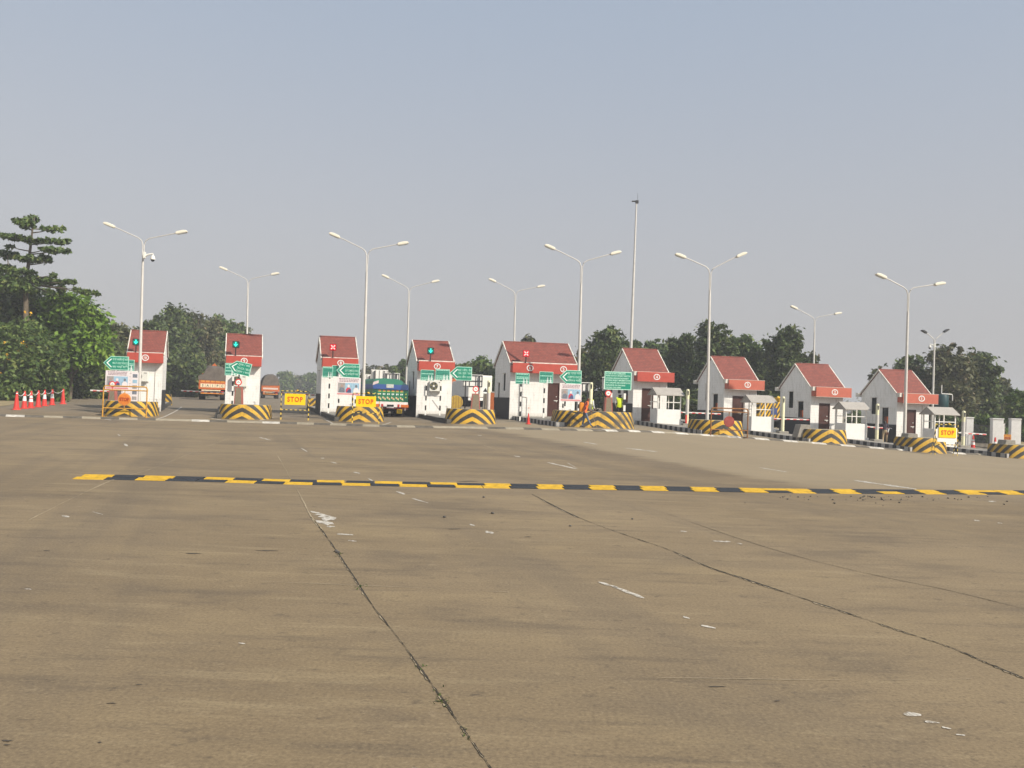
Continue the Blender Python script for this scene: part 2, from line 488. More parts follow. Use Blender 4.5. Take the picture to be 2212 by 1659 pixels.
def base_z(x, y):
    for k, (p, hw) in isl_geo.items():
        v = Vector((x - p.x, y - p.y, 0)); a = v.dot(LDIR); b = v.dot(LRIGHT)
        if .5 < a < 19 and abs(b) < hw: return gz(x, y) + ISLH
    return gz(x, y)

def stand(ox, oy, d):
    """point on whatever carries a thing whose photo column passes (ox, oy) at depth d"""
    p = PD(ox, oy, d); return Vector((p.x, p.y, base_z(p.x, p.y)))
# ------------------------------------------------------------------ camera, sky, sun
cam = bpy.data.cameras.new('camera'); cam.sensor_width = 36.0; cam.lens = 36.0 * F / 2212.0
cam.clip_start = .1; cam.clip_end = 4000
co = bpy.data.objects.new('camera', cam); COL.objects.link(co)
mw = Matrix((( cam_r.x, cam_u.x, -fwd.x), (cam_r.y, cam_u.y, -fwd.y), (cam_r.z, cam_u.z, -fwd.z))).to_4x4()
mw.translation = C0
co.matrix_world = mw
SC.camera = co

SUN_EL = R(36); SUN_H = Vector((.80, -.60, 0)).normalized()
sun_dir = Vector((SUN_H.x * math.cos(SUN_EL), SUN_H.y * math.cos(SUN_EL), math.sin(SUN_EL)))
sl = bpy.data.lights.new('sun', 'SUN'); sl.energy = 4.4; sl.angle = R(.9); sl.color = (1.0, .92, .80)
so = bpy.data.objects.new('sun', sl); COL.objects.link(so)
so.rotation_euler = sun_dir.to_track_quat('Z', 'Y').to_euler()

W = bpy.data.worlds.new('World'); SC.world = W; W.use_nodes = True
nt = W.node_tree; bg = nt.nodes['Background']
sky = nt.nodes.new('ShaderNodeTexSky'); sky.sky_type = 'NISHITA'; sky.sun_disc = False
sky.sun_elevation = SUN_EL; sky.sun_rotation = math.atan2(SUN_H.x, SUN_H.y)
sky.air_density = 1.0; sky.dust_density = 5.0; sky.ozone_density = 1.6
hs = nt.nodes.new('ShaderNodeHueSaturation'); hs.inputs['Saturation'].default_value = .40
nt.links.new(sky.outputs[0], hs.inputs['Color'])
# the smoggy air evens the sky out: blend towards a grey veil that thins with height
tc = nt.nodes.new('ShaderNodeTexCoord')
sp = nt.nodes.new('ShaderNodeSeparateXYZ'); nt.links.new(tc.outputs['Generated'], sp.inputs[0])
veil = mixc(nt, ramp(nt, sp.outputs['Z'], -.02, .55), (4.80, 4.64, 4.58), (3.40, 4.22, 5.45))
out = mixc(nt, .72, hs.outputs[0], veil)
nt.links.new(out, bg.inputs['Color']); bg.inputs['Strength'].default_value = .093

SC.view_settings.view_transform = 'Standard'; SC.view_settings.look = 'None'
SC.view_settings.exposure = 0.42; SC.view_settings.gamma = 1.0; SC.view_settings.use_curve_mapping = False
SC.cycles.max_bounces = 6; SC.cycles.diffuse_bounces = 3; SC.cycles.glossy_bounces = 2
SC.cycles.transmission_bounces = 4; SC.cycles.transparent_max_bounces = 8; SC.cycles.volume_bounces = 0
SC.cycles.sample_clamp_indirect = 4.0
SC.cycles.use_denoising = True

# ------------------------------------------------------------------ ground
def grid_mesh(name, xs, ys, zf, mat, parent=None):
    n, m = len(xs), len(ys)
    v = [(x, y, zf(x, y)) for y in ys for x in xs]
    f = [(j * n + i, j * n + i + 1, (j + 1) * n + i + 1, (j + 1) * n + i) for j in range(m - 1) for i in range(n - 1)]
    me = bpy.data.meshes.new(name); me.from_pydata(v, [], f); me.materials.append(mat)
    o = bpy.data.objects.new(name, me); COL.objects.link(o)
    if parent: o.parent = parent
    return o
gxs = [-880, -500, -300, -200, -140, -100, -80] + [-60 + i for i in range(121)] + [80, 100, 140, 200, 300, 500, 880]
gys = [-25, -10, 0] + [6 + i * 1.0 for i in range(80)] + [88, 92, 100, 120, 150, 200, 300, 450, 650, 930]
structure(grid_mesh('ground', gxs, gys, gz, CONC))

def ribbon(mb, a, b, dz):
    """quads between two polylines laid on the ground"""
    for i in range(len(a) - 1):
        mb.quad(*[(p.x, p.y, gz(p.x, p.y) + dz) for p in (a[i], b[i], b[i + 1], a[i + 1])])

def along(p, direction, ts, side=0.0):
    return [Vector((p.x, p.y, 0)) + direction * t + LRIGHT * side for t in ts]

SOIL, nts, bs = nodes_mat('dry_soil_verge')
tcs = nts.nodes.new('ShaderNodeTexCoord')
n1 = noise(nts, tcs.outputs['Object'], 1.2, 7, .7); n2 = noise(nts, tcs.outputs['Object'], 9, 6, .75)
c1 = mixc(nts, ramp(nts, n1, .35, .65), (.33, .245, .125), (.21, .17, .085))
c1 = mixc(nts, math_node(nts, 'MULTIPLY', ramp(nts, n2, .5, .75), .7), c1, (.075, .085, .028))
nts.links.new(c1, bs.inputs['Base Color']); bs.inputs['Roughness'].default_value = .95
vl = MB()
e0 = GD(16, 55.5)
ts = [-60, -40, -30, -22, -16, -10, -5, 0, 5, 10, 16, 24, 40, 70, 120, 220, 420, 700]
wob = [random.uniform(-.5, .5) for _ in ts]
a = [Vector((e0.x, e0.y, 0)) + LDIR * t + LRIGHT * w for t, w in zip(ts, wob)]
for s0, s1 in ((0, -4), (-4, -12), (-12, -40), (-40, -160)):
    ra = [p + LRIGHT * s0 for p in a]; rb = [p + LRIGHT * s1 for p in a]
    ra = [p for p in ra if p.y < 900 and p.x > -860]; rb = rb[:len(ra)]
    rb = [Vector((max(p.x, -860), p.y, 0)) for p in rb]
    ribbon(vl, rb, ra, .02)
structure(vl.build('verge', SOIL))
# ground beyond the plaza on the right, under the trees
vr = MB()
e1 = GD(1075, 78); e2 = GD(800, 150); e3 = GD(690, 330); e4 = GD(660, 700)
lft = [GD(2500, 63), GD(1900, 70), GD(1500, 74), e1, e2, e3, e4]
rgt = [GD(2900, 75), GD(2600, 95), GD(2300, 120), GD(2200, 180), GD(2200, 280), GD(2200, 450), GD(2100, 850)]
def sub(pl, n=6):
    out = []
    for i in range(len(pl) - 1):
        for k in range(n): out.append(pl[i].lerp(pl[i + 1], k / n))
    return out + [pl[-1]]
la, lb = sub(lft), sub(rgt)
for s in range(8):
    ribbon(vr, [p.lerp(q, s / 8) for p, q in zip(la, lb)], [p.lerp(q, (s + 1) / 8) for p, q in zip(la, lb)], .02)
structure(vr.build('verge', SOIL))

# joints and cracks between the slabs
CRACK = M('joint_filler', (.048, .040, .029), .95, .5, 6)
MOSS = M('joint_weeds', (.055, .070, .018), .95, .4, 20)
SCARP = M('joint_edge', (.36, .29, .19), .9, .3, 12)
def smooth_pts(pl, n=14):
    out = []
    P = [pl[0]] + pl + [pl[-1]]
    for i in range(1, len(P) - 2):
        for k in range(n):
            t = k / n; a, b, c, d = P[i - 1], P[i], P[i + 1], P[i + 2]
            out.append(.5 * ((2 * b) + (c - a) * t + (2 * a - 5 * b + 4 * c - d) * t * t + (3 * b - a - 3 * c + d) * t ** 3))
    return out + [pl[-1]]
def joint(pix, w, mat=CRACK, jit=.35, dz=.004, edge=False):
    pl = smooth_pts([G(x, y) for x, y in pix], 22)
    mb = MB(); ws = []
    v = .6
    for _ in pl:
        v = min(1.3, max(.15, v + random.uniform(-jit, jit))); ws.append(v * w)
    L, Rr = [], []
    for i, p in enumerate(pl):
        d = (pl[min(i + 1, len(pl) - 1)] - pl[max(i - 1, 0)]); s = Vector((d.y, -d.x, 0)).normalized()
        j = random.uniform(-.2, .2) * w
        L.append(p - s * (ws[i] / 2 + j)); Rr.append(p + s * (ws[i] / 2 - j))
    ribbon(mb, L, Rr, dz)
    structure(mb.build('pavement_joint', mat))
    if edge:
        mb = MB()
        E2 = [q + (q - p) * (random.uniform(.0, .8) if random.random() < .6 else .02) for p, q in zip(L, Rr)]
        ribbon(mb, Rr, E2, dz)
        structure(mb.build('pavement_joint', SCARP))
    return pl
pa = joint([(600, 985), (640, 1055), (672, 1115), (700, 1150)], .022, SCARP)
pa = joint([(672, 1117), (700, 1152), (728, 1192), (760, 1240), (800, 1302), (862, 1381), (908, 1445), (955, 1510), (1000, 1575), (1060, 1659), (1110, 1735)], .012, edge=True)
joint([(1045, 962), (1110, 985), (1150, 1000)], .03, SCARP)
joint([(1150, 1068), (1220, 1105), (1290, 1134), (1372, 1163), (1445, 1188), (1530, 1225), (1620, 1255), (1725, 1290), (1830, 1325), (1940, 1362), (2050, 1398), (2125, 1430), (2212, 1466), (2300, 1500)], .026, edge=True)
joint([(1440, 1110), (1600, 1165), (1740, 1207), (1900, 1245), (2050, 1276), (2212, 1316), (2320, 1345)], .007)
joint([(500, 945), (430, 972), (330, 1012), (250, 1035), (160, 1075), (60, 1125)], .02, SCARP)
joint([(-100, 1256), (300, 1250), (700, 1262), (1100, 1280)], .007, SCARP, .5)
joint([(1250, 1462), (1500, 1466), (1800, 1470), (2100, 1468)], .005, SCARP, .5)
# weeds rooted in the left joint
wd = MB()
for p in pa:
    pass
for cx_, cy_, n_ in ((733, 1197, 12), (778, 1268, 12), (950, 1503, 12), (960, 1519, 20), (905, 1440, 6), (1010, 1590, 6)):
    c = G(cx_, cy_)
    for _ in range(n_):
        q = c + Vector((random.gauss(0, .014), random.gauss(0, .05), 0)); h = random.uniform(.004, .014)
        a_ = random.uniform(0, PI); e = Vector((math.cos(a_) * .007, math.sin(a_) * .007, 0)); t = Vector((random.gauss(0, .012), random.gauss(0, .012), h))
        wd.quad(q - e + Vector((0, 0, .003)), q + e + Vector((0, 0, .003)), q + e * .3 + t, q - e * .3 + t)
tag(wd.build('grass', make_leaf('weed_leaves', (.03, .05, .01), (.08, .11, .03), (.14, .14, .05))), None, None, kind='stuff')

# worn white paint on the slabs
PAINT, ntp, bp_ = nodes_mat('worn_white_paint')
tcp = ntp.nodes.new('ShaderNodeTexCoord')
npn = noise(ntp, tcp.outputs['Object'], 13, 8, .8)
npb = noise(ntp, tcp.outputs['Object'], 60, 4, .7)
ntp.links.new(mixc(ntp, ramp(ntp, npb, .4, .7), (.62, .58, .51), (.46, .41, .33)), bp_.inputs['Base Color'])
bp_.inputs['Roughness'].default_value = .85
trp = ntp.nodes.new('ShaderNodeBsdfTransparent'); mxp = ntp.nodes.new('ShaderNodeMixShader')
ntp.links.new(math_node(ntp, 'MULTIPLY', ramp(ntp, npn, .66, .44), .92), mxp.inputs[0])
ntp.links.new(trp.outputs[0], mxp.inputs[1]); ntp.links.new(bp_.outputs[0], mxp.inputs[2])
ntp.links.new(mxp.outputs[0], ntp.nodes['Material Output'].inputs['Surface'])
pm = MB()
def scrap(pix, dz=.004):
    n = len(pm.v); pts = [G(x, y) for x, y in pix]
    pm.v += [Vector((p.x, p.y, gz(p.x, p.y) + dz)) for p in pts]; pm.face(list(range(n, n + len(pts))))
def ragged(x0, y0, x1, y1, w, n=5):
    """thin streak of paint from one photo point to another, ragged edges"""
    a, b = [], []
    for i in range(n + 1):
        t = i / n; x, y = x0 + (x1 - x0) * t, y0 + (y1 - y0) * t
        k = w * random.uniform(.3, 1) * (1 if 0 < i < n else .5)
        a.append((x, y - k / 2)); b.append((x, y + k / 2))
    scrap(a + b[::-1])
scrap([(670, 1104), (684, 1106), (705, 1113), (727, 1119), (722, 1124), (711, 1124), (703, 1128), (694, 1121), (700, 1119), (686, 1117), (694, 1113), (678, 1113), (686, 1110), (672, 1107)])
scrap([(682, 1124), (700, 1126), (718, 1129), (722, 1133), (712, 1133), (708, 1136), (697, 1131), (684, 1130)])
ragged(706, 1138, 724, 1138, 4); ragged(728, 1154, 763, 1156, 3.5); ragged(752, 1168, 770, 1170, 3)
for q in ((650, 968, 664, 976, 3), (693, 990, 700, 990, 2), (714, 998, 728, 1001, 2.5), (763, 1020, 778, 1023, 2.5), (795, 1034, 805, 1039, 2.5),
          (856, 1062, 875, 1068, 4), (890, 1077, 925, 1087, 2.5), (1014, 1133, 1026, 1136, 3), (1048, 1149, 1067, 1152, 5),
          (940, 945, 965, 949, 2), (1032, 940, 1040, 941, 2), (1226, 1000, 1248, 1013, 2), (1110, 985, 1124, 987, 2),
          (1182, 999, 1245, 1013, 2.4), (1350, 968, 1420, 976, 2.2), (1260, 955, 1290, 960, 2), (1640, 1010, 1700, 1020, 2),
          (1845, 1038, 1980, 1057, 3.2), (1470, 1148, 1484, 1149, 3), (1538, 1169, 1578, 1171, 3.4), (1592, 1174, 1605, 1176, 2),
          (1293, 1258, 1335, 1270, 5), (1325, 1268, 1392, 1293, 7), (1476, 1333, 1490, 1337, 5), (1515, 1352, 1546, 1358, 7),
          (1952, 1543, 1990, 1546, 9), (1998, 1560, 2030, 1563, 5), (2035, 1572, 2055, 1576, 4), (2065, 1588, 2085, 1590, 3),
          (134, 1115, 150, 1117, 4), (268, 960, 276, 963, 5), (254, 939, 260, 941, 3), (200, 1106, 222, 1112, 2), (2104, 1124, 2117, 1126, 2.4), (2155, 1130, 2165, 1131, 2),
          (2135, 1083, 2152, 1084, 3), (52, 1273, 68, 1274, 2), (515, 1390, 530, 1392, 3), (890, 1660, 905, 1662, 3),
          (560, 945, 585, 951, 2.5)):
    ragged(*q)
structure(pm.build('lane_markings', PAINT))
# thin white edge lines round the island noses
pl2 = MB()
def painted(pix, w=.10):
    pl = sub([G(x, y) for x, y in pix], 6)
    L, Rr = [], []
    for i, p in enumerate(pl):
        d = (pl[min(i + 1, len(pl) - 1)] - pl[max(i - 1, 0)]); s = Vector((d.y, -d.x, 0)).normalized() * w / 2
        L.append(p - s); Rr.append(p + s)
    ribbon(pl2, L, Rr, .004)
painted([(206, 901), (240, 908), (330, 906), (356, 900), (380, 888), (392, 880)])
painted([(455, 903), (500, 910), (560, 909), (590, 902)])
painted([(700, 905), (730, 918), (820, 919), (845, 912)])
painted([(330, 868), (480, 870)], .3)
structure(pl2.build('lane_markings', PAINT))

# dark scuffs and oil spots, little stones
sm = MB(); SCUFF = M('oil_and_rubber_scuffs', (.070, .058, .046), .8, .35, 25)
def spot(ox, oy, w, h, n=14):
    k = len(sm.v); pts = []
    for i in range(n):
        t = 2 * PI * i / n; r = random.uniform(.45, 1.1)
        pts.append(G(ox + math.cos(t) * w * r, oy + math.sin(t) * h * r))
    sm.v += [Vector((p.x, p.y, p.z + .003)) for p in pts]; sm.face(list(range(k, k + n)))
for q in ((16, 1601, 14, 2.0), (14, 1610, 10, 1.2), (1548, 1484, 22, 1.2), (420, 1196, 20, 1.2), (575, 1190, 26, 1.0),
          (240, 1520, 12, 1), (100, 1190, 12, .8), (215, 1605, 5, 2), (1010, 1040, 26, .9), (980, 1143, 18, .7),
          (1680, 1515, 8, 1), (1230, 965, 18, .7), (300, 1480, 9, .9), (1140, 1160, 10, .7)):
    spot(*q)
structure(sm.build('ground_stains', SCUFF))
STONE = M('loose_stone', (.09, .085, .08), .9, .4, 20)
stm = MB()
for _ in range(70):
    ox = random.gauss(1880, 130); oy = 1072 + abs(random.gauss(0, 7)) + (ox - 1880) * .004
    if ox > 2205: continue
    p = G(ox, oy); r = random.uniform(.006, .02); stm.ball(p + Vector((0, 0, r * .5)), r, 5, 4, (1, 1.2, .7))
for ox, oy in ((960, 1118), (1064, 1110), (1366, 1122), (1232, 1137), (1045, 1075), (726, 1192), (730, 1195)):
    p = G(ox, oy); r = random.uniform(.015, .025); stm.ball(p + Vector((0, 0, r * .5)), r, 6, 4, (1, 1.2, .7))
tag(stm.build('gravel', STONE), None, None, kind='stuff')

# ------------------------------------------------------------------ rubber speed bump across the slab
def resample(pl, step):
    out = [pl[0].copy()]; acc = 0
    for i in range(len(pl) - 1):
        a, b = pl[i], pl[i + 1]; L = (b - a).length; t = step - acc
        while t <= L:
            out.append(a.lerp(b, t / L)); t += step
        acc = (acc + L) % step if L else acc
    return out
front = smooth_pts([G(x, y) for x, y in ((155, 1035), (400, 1040), (637, 1047), (757, 1049), (1017, 1054), (1396, 1060), (1757, 1066), (2212, 1069), (2420, 1071))], 30)
RBY = M('bump_yellow_rubber', (.60, .36, .022), .7, .30, 9, bump=.3)
RBK = M('bump_black_rubber', (.030, .032, .036), .7, .35, 14, bump=.3)
sb = thing('speed_bump', 'rubber speed bump of yellow and black blocks across the near concrete', 'speed bump', tuple(front[0]))
o0 = front[0]
fr = resample(front, .47)
patt = []
for i in range(len(fr) - 1):
    if i < 4: a_, b_ = (i % 2, i % 2)
    elif i < 14: a_, b_ = ((i + 1) % 2, i % 2)
    elif i < 21: a_, b_ = (i % 2, i % 2)
    else: a_, b_ = (i % 2, (i + (1 if i % 5 == 0 else 0)) % 2)
    patt.append((a_, b_))
for i, (pf, pb) in enumerate(patt):
    p, q = fr[i] - o0, fr[i + 1] - o0
    d = (q - p).normalized(); s = Vector((-d.y, d.x, 0))
    g = d * .006
    for row, colr in ((0, pf), (1, pb)):
        jx = Vector((0, 0, random.uniform(-.003, .003)))
        y0, y1 = (0, .235) if row == 0 else (.243, .48)
        off = d * (0.06 if row else 0)
        mb = MB()
        A, B = p + g + off, q - g + off
        prof = [(y0, 0), (y0, .008), (y1 - .02, .024), (y1, .024), (y1, 0)] if row == 0 else [(y0, 0), (y0, .026), (y1 - .06, .043), (y1, .028), (y1, 0)]
        for E_ in (A, B):
            mb.v += [E_ + s * yy + Vector((0, 0, zz)) + jx for yy, zz in prof]
        k = len(prof)
        mb.face([i2 for i2 in range(k)]); mb.face([k + i2 for i2 in reversed(range(k))])
        for i2 in range(k):
            j2 = (i2 + 1) % k; mb.face((i2, k + i2, k + j2, j2))
        mb.build('rubber_block', RBK if colr else RBY, sb, bevel=.006)

# black and white painted rumble strip along the toll line
rl = smooth_pts([G(x, y) for x, y in ((-60, 897), (17, 900), (250, 906), (477, 912), (658, 917), (858, 923), (1072, 926.6), (1252, 931), (1394, 934), (1524, 941.6), (1694, 953.5), (1970, 975), (2188, 987), (2300, 993))], 30)
rl = resample(rl, .87)
RW = M('strip_white_paint', (.50, .47, .41), .8, .40, 4); RD = M('strip_dark_paint', (.12, .105, .082), .85, .4, 4); RT = M('strip_worn_concrete', (.30, .26, .19), .85, .25, 5)
rs = MB()
for i in range(len(rl) - 1):
    p, q = rl[i], rl[i + 1]; d = (q - p).normalized(); s = Vector((-d.y, d.x, 0))
    f_ = i / len(rl)
    if i % 2: rs.cur = 1 if random.random() > .12 else 2
    else: rs.cur = 0 if (f_ > .50 and f_ < .84) or random.random() < (.40 if f_ < .3 else .25) else 2
    prof = [(-.02, 0), (.10, .075), (.28, .095), (.46, .075), (.6, 0)]
    k = len(prof); n = len(rs.v)
    for E_ in (p, q):
        rs.v += [E_ + s * yy + d * (-yy * .35) + Vector((0, 0, zz)) for yy, zz in prof]
    for i2 in range(k - 1): rs.face((n + i2, n + k + i2, n + k + i2 + 1, n + i2 + 1))
    rs.face([n + i2 for i2 in range(k)]); rs.face([n + k + i2 for i2 in reversed(range(k))])
structure(rs.build('rumble_strip', [RW, RD, RT]))

# ------------------------------------------------------------------ islands
KW, ntk, bk = nodes_mat('striped_kerb_paint')
tck = ntk.nodes.new('ShaderNodeTexCoord'); spk = ntk.nodes.new('ShaderNodeSeparateXYZ'); ntk.links.new(tck.outputs['Object'], spk.inputs[0])
frk = math_node(ntk, 'FRACT', math_node(ntk, 'DIVIDE', math_node(ntk, 'ADD', spk.outputs['Y'], math_node(ntk, 'MULTIPLY', spk.outputs['X'], .5)), .62))
nk = noise(ntk, tck.outputs['Object'], 6, 7, .75)
ck = mixc(ntk, ramp(ntk, frk, .48, .5), (.38, .37, .35), (.030, .030, .032))
ck = mixc(ntk, math_node(ntk, 'MULTIPLY', ramp(ntk, nk, .45, .7), .6), ck, (.10, .09, .075))
ntk.links.new(ck, bk.inputs['Base Color']); bk.inputs['Roughness'].default_value = .8
for k, (p, hw) in isl_geo.items():
    mb = MB()
    ts = [.55 + i * 1.0 for i in range(20)]
    rows = []
    for t in ts:
        c = Vector((0, 0, 0)) + Vector((0, 1, 0)) * t
        row = []
        for sx_ in (-hw, -hw + .16, hw - .16, hw):
            w = p + LDIR * t + LRIGHT * sx_
            row.append((sx_, t, gz(w.x, w.y) - p.z))
        rows.append(row)
    for i in range(len(ts) - 1):
        a_, b_ = rows[i], rows[i + 1]
        H = ISLH
        for j, mt in ((0, 1), (1, 0), (2, 1)):
            mb.cur = mt
            mb.quad(*[(q[0], q[1], q[2] + H) for q in (a_[j], a_[j + 1], b_[j + 1], b_[j])])
        mb.cur = 1
        mb.quad((a_[0][0], a_[0][1], a_[0][2] - .02), (a_[0][0], a_[0][1], a_[0][2] + H), (b_[0][0], b_[0][1], b_[0][2] + H), (b_[0][0], b_[0][1], b_[0][2] - .02))
        mb.quad((a_[3][0], a_[3][1], a_[3][2] - .02), (b_[3][0], b_[3][1], b_[3][2] - .02), (b_[3][0], b_[3][1], b_[3][2] + H), (a_[3][0], a_[3][1], a_[3][2] + H))
    for a_ in (rows[0], rows[-1]):
        mb.quad((a_[0][0], a_[0][1], a_[0][2] - .02), (a_[3][0], a_[3][1], a_[3][2] - .02), (a_[3][0], a_[3][1], a_[3][2] + ISLH), (a_[0][0], a_[0][1], a_[0][2] + ISLH))
    structure(mb.build('traffic_island', [CONCG, KW if k < 7 else KERBD], loc=tuple(p), rz=LANE))

# ------------------------------------------------------------------ chevron crash barriers
def barrier_mesh(w, h, back=1.0):
    mb = MB(); n = 12
    pts = []
    for i in range(-n, n + 1):
        t = i / n; a_ = t * PI / 2
        pts.append((math.sin(a_) * w / 2, (1 - math.cos(a_)) * .85))
    pts = [(-w / 2, .85 + back)] + pts + [(w / 2, .85 + back)]
    lev = [(1.0, 0, 0), (.985, .02, .10), (.95, .05, .55), (.925, .07, h - .03), (.91, .085, h)]
    k = len(pts)
    for sx_, dy, z in lev:
        mb.v += [Vector((x * sx_, y + dy, z)) for x, y in pts]
    for l in range(len(lev) - 1):
        for i in range(k - 1):
            mb.face((l * k + i, l * k + i + 1, (l + 1) * k + i + 1, (l + 1) * k + i))
    mb.cur = 1
    top = (len(lev) - 1) * k
    mb.face([top + i for i in range(k)])
    mb.cur = 0
    mb.face([l * k for l in range(len(lev))] + [l * k + k - 1 for l in reversed(range(len(lev)))])
    return mb
BTOP = M('barrier_top_concrete', (.33, .28, .17), .85, .3, 6)
desc = {10: 'behind the orange STOP disc gate', 9: 'in front of booth 9, its chevrons clean',
        8: 'in front of booth 8, grimy with its left half blackened', 7: 'in front of booth 7 below the car jeep van sign',
        5: 'extra wide, behind the walking man with the orange sprayer', 4: 'behind the rusty gate with the red disc',
        3: 'with a grey block at its left end, before booth 2', 2: 'below the yellow STOP board at the right end',
        1: 'cut off by the right edge of the photo'}
BH = {10: .84, 9: .82, 8: .86, 7: .84, 5: .92, 4: .88, 3: .86, 2: .86, 1: .80}
for k, (p, hw) in isl_geo.items():
    nx, nd, nw = ISL[k][:3]
    o = barrier_mesh(nw, BH[k]).build('crash_barrier', [CHEV, BTOP], loc=(p.x, p.y, gz(p.x, p.y) - .02), rz=R(8), smooth=True)
    tag(o, 'yellow and black chevron barrier ' + desc[k], 'crash barrier', 'chevron barriers at the island noses')
# rear noses seen behind three booths
for k, lab in ((10, 'yellow and black barrier end just right of booth 10 on the exit side'), (8, 'yellow and black barrier end just left of booth 8 on the exit side'),
               (7, 'yellow and black barrier end on the exit side right of booth 7')):
    p, hw = isl_geo[k]
    q = p + LDIR * 20.2
    o = barrier_mesh(2.6, .8, .6).build('crash_barrier', [CHEV, BTOP], loc=(q.x, q.y, gz(q.x, q.y) - .02), rz=LANE + PI, smooth=True)
    tag(o, lab, 'crash barrier', 'barriers at the rear ends of the islands')
# grey concrete blocks beside barriers
for ox, oy, d, lab in ((1731, 940, 50.6, 'grey concrete block at the left end of the barrier between booths 3 and 2'),
                       (1962, 960, 50.9, 'grey concrete block at the foot of the rightmost tall lamp pole'),
                       (2172, 975, 50.8, 'grey concrete block left of the rightmost barrier')):
    p = stand(ox, oy, d)
    mb = MB(); mb.prism([(-.42, 0), (.42, 0), (.36, .75), (-.22, .75)], -.35, .35)
    tag(mb.build('concrete_block', CONCG, loc=tuple(p), rz=R(8), bevel=.03), lab, 'concrete block', 'grey blocks beside the barriers')

# ------------------------------------------------------------------ toll booths
SH = -math.tan(R(11.7))
BA = R(6)
def shear(v): return (v[0] + v[1] * SH, v[1], v[2])
class Frame:
    def __init__(s, loc): s.loc = Vector(loc)
    def pt(s, x, y, z):
        x += y * SH
        return s.loc + Vector((x * math.cos(BA) - y * math.sin(BA), x * math.sin(BA) + y * math.cos(BA), z))
HIGHL = {10: 'white toll booth numbered 10 with red tiled roof at the left end', 9: 'white toll booth numbered 9 with a tilted truck and bus sign before it',
         8: 'white toll booth numbered 8 with red cross lamp and poster before it', 7: 'white toll booth numbered 7 with air conditioner between striped posts',
         5: 'long double toll booth numbered 6 with one brown door', 4: 'white toll booth numbered 4 with brown door and mast behind',
         3: 'white toll booth numbered 3 with faded red fascia behind the rusty gate', 2: 'white toll booth numbered 2 with two side windows above a black band',
         1: 'white toll booth numbered 1 at the right end with a dark jacketed man beside it'}
def wall_x(mb, x0, x1, y0, y1, z0, z1, openings):
    """wall slab in the yz plane with rectangular openings (ya, yb, za, zb)"""
    ys = sorted({y0, y1, *[o[0] for o in openings], *[o[1] for o in openings]})
    for i in range(len(ys) - 1):
        a_, b_ = ys[i], ys[i + 1]
        ops = sorted([(o[2], o[3]) for o in openings if o[0] <= a_ and o[1] >= b_])
        z = z0
        for za, zb in ops + [(z1, z1)]:
            if za > z: mb.bx(x0, x1, a_, b_, z, za)
            z = zb
def wall_y(mb, y0, y1, x0, x1, z0, z1, openings):
    xs = sorted({x0, x1, *[o[0] for o in openings], *[o[1] for o in openings]})
    for i in range(len(xs) - 1):
        a_, b_ = xs[i], xs[i + 1]
        ops = sorted([(o[2], o[3]) for o in openings if o[0] <= a_ and o[1] >= b_])
        z = z0
        for za, zb in ops + [(z1, z1)]:
            if za > z: mb.bx(a_, b_, y0, y1, z, za)
            z = zb
BOOTH = {}
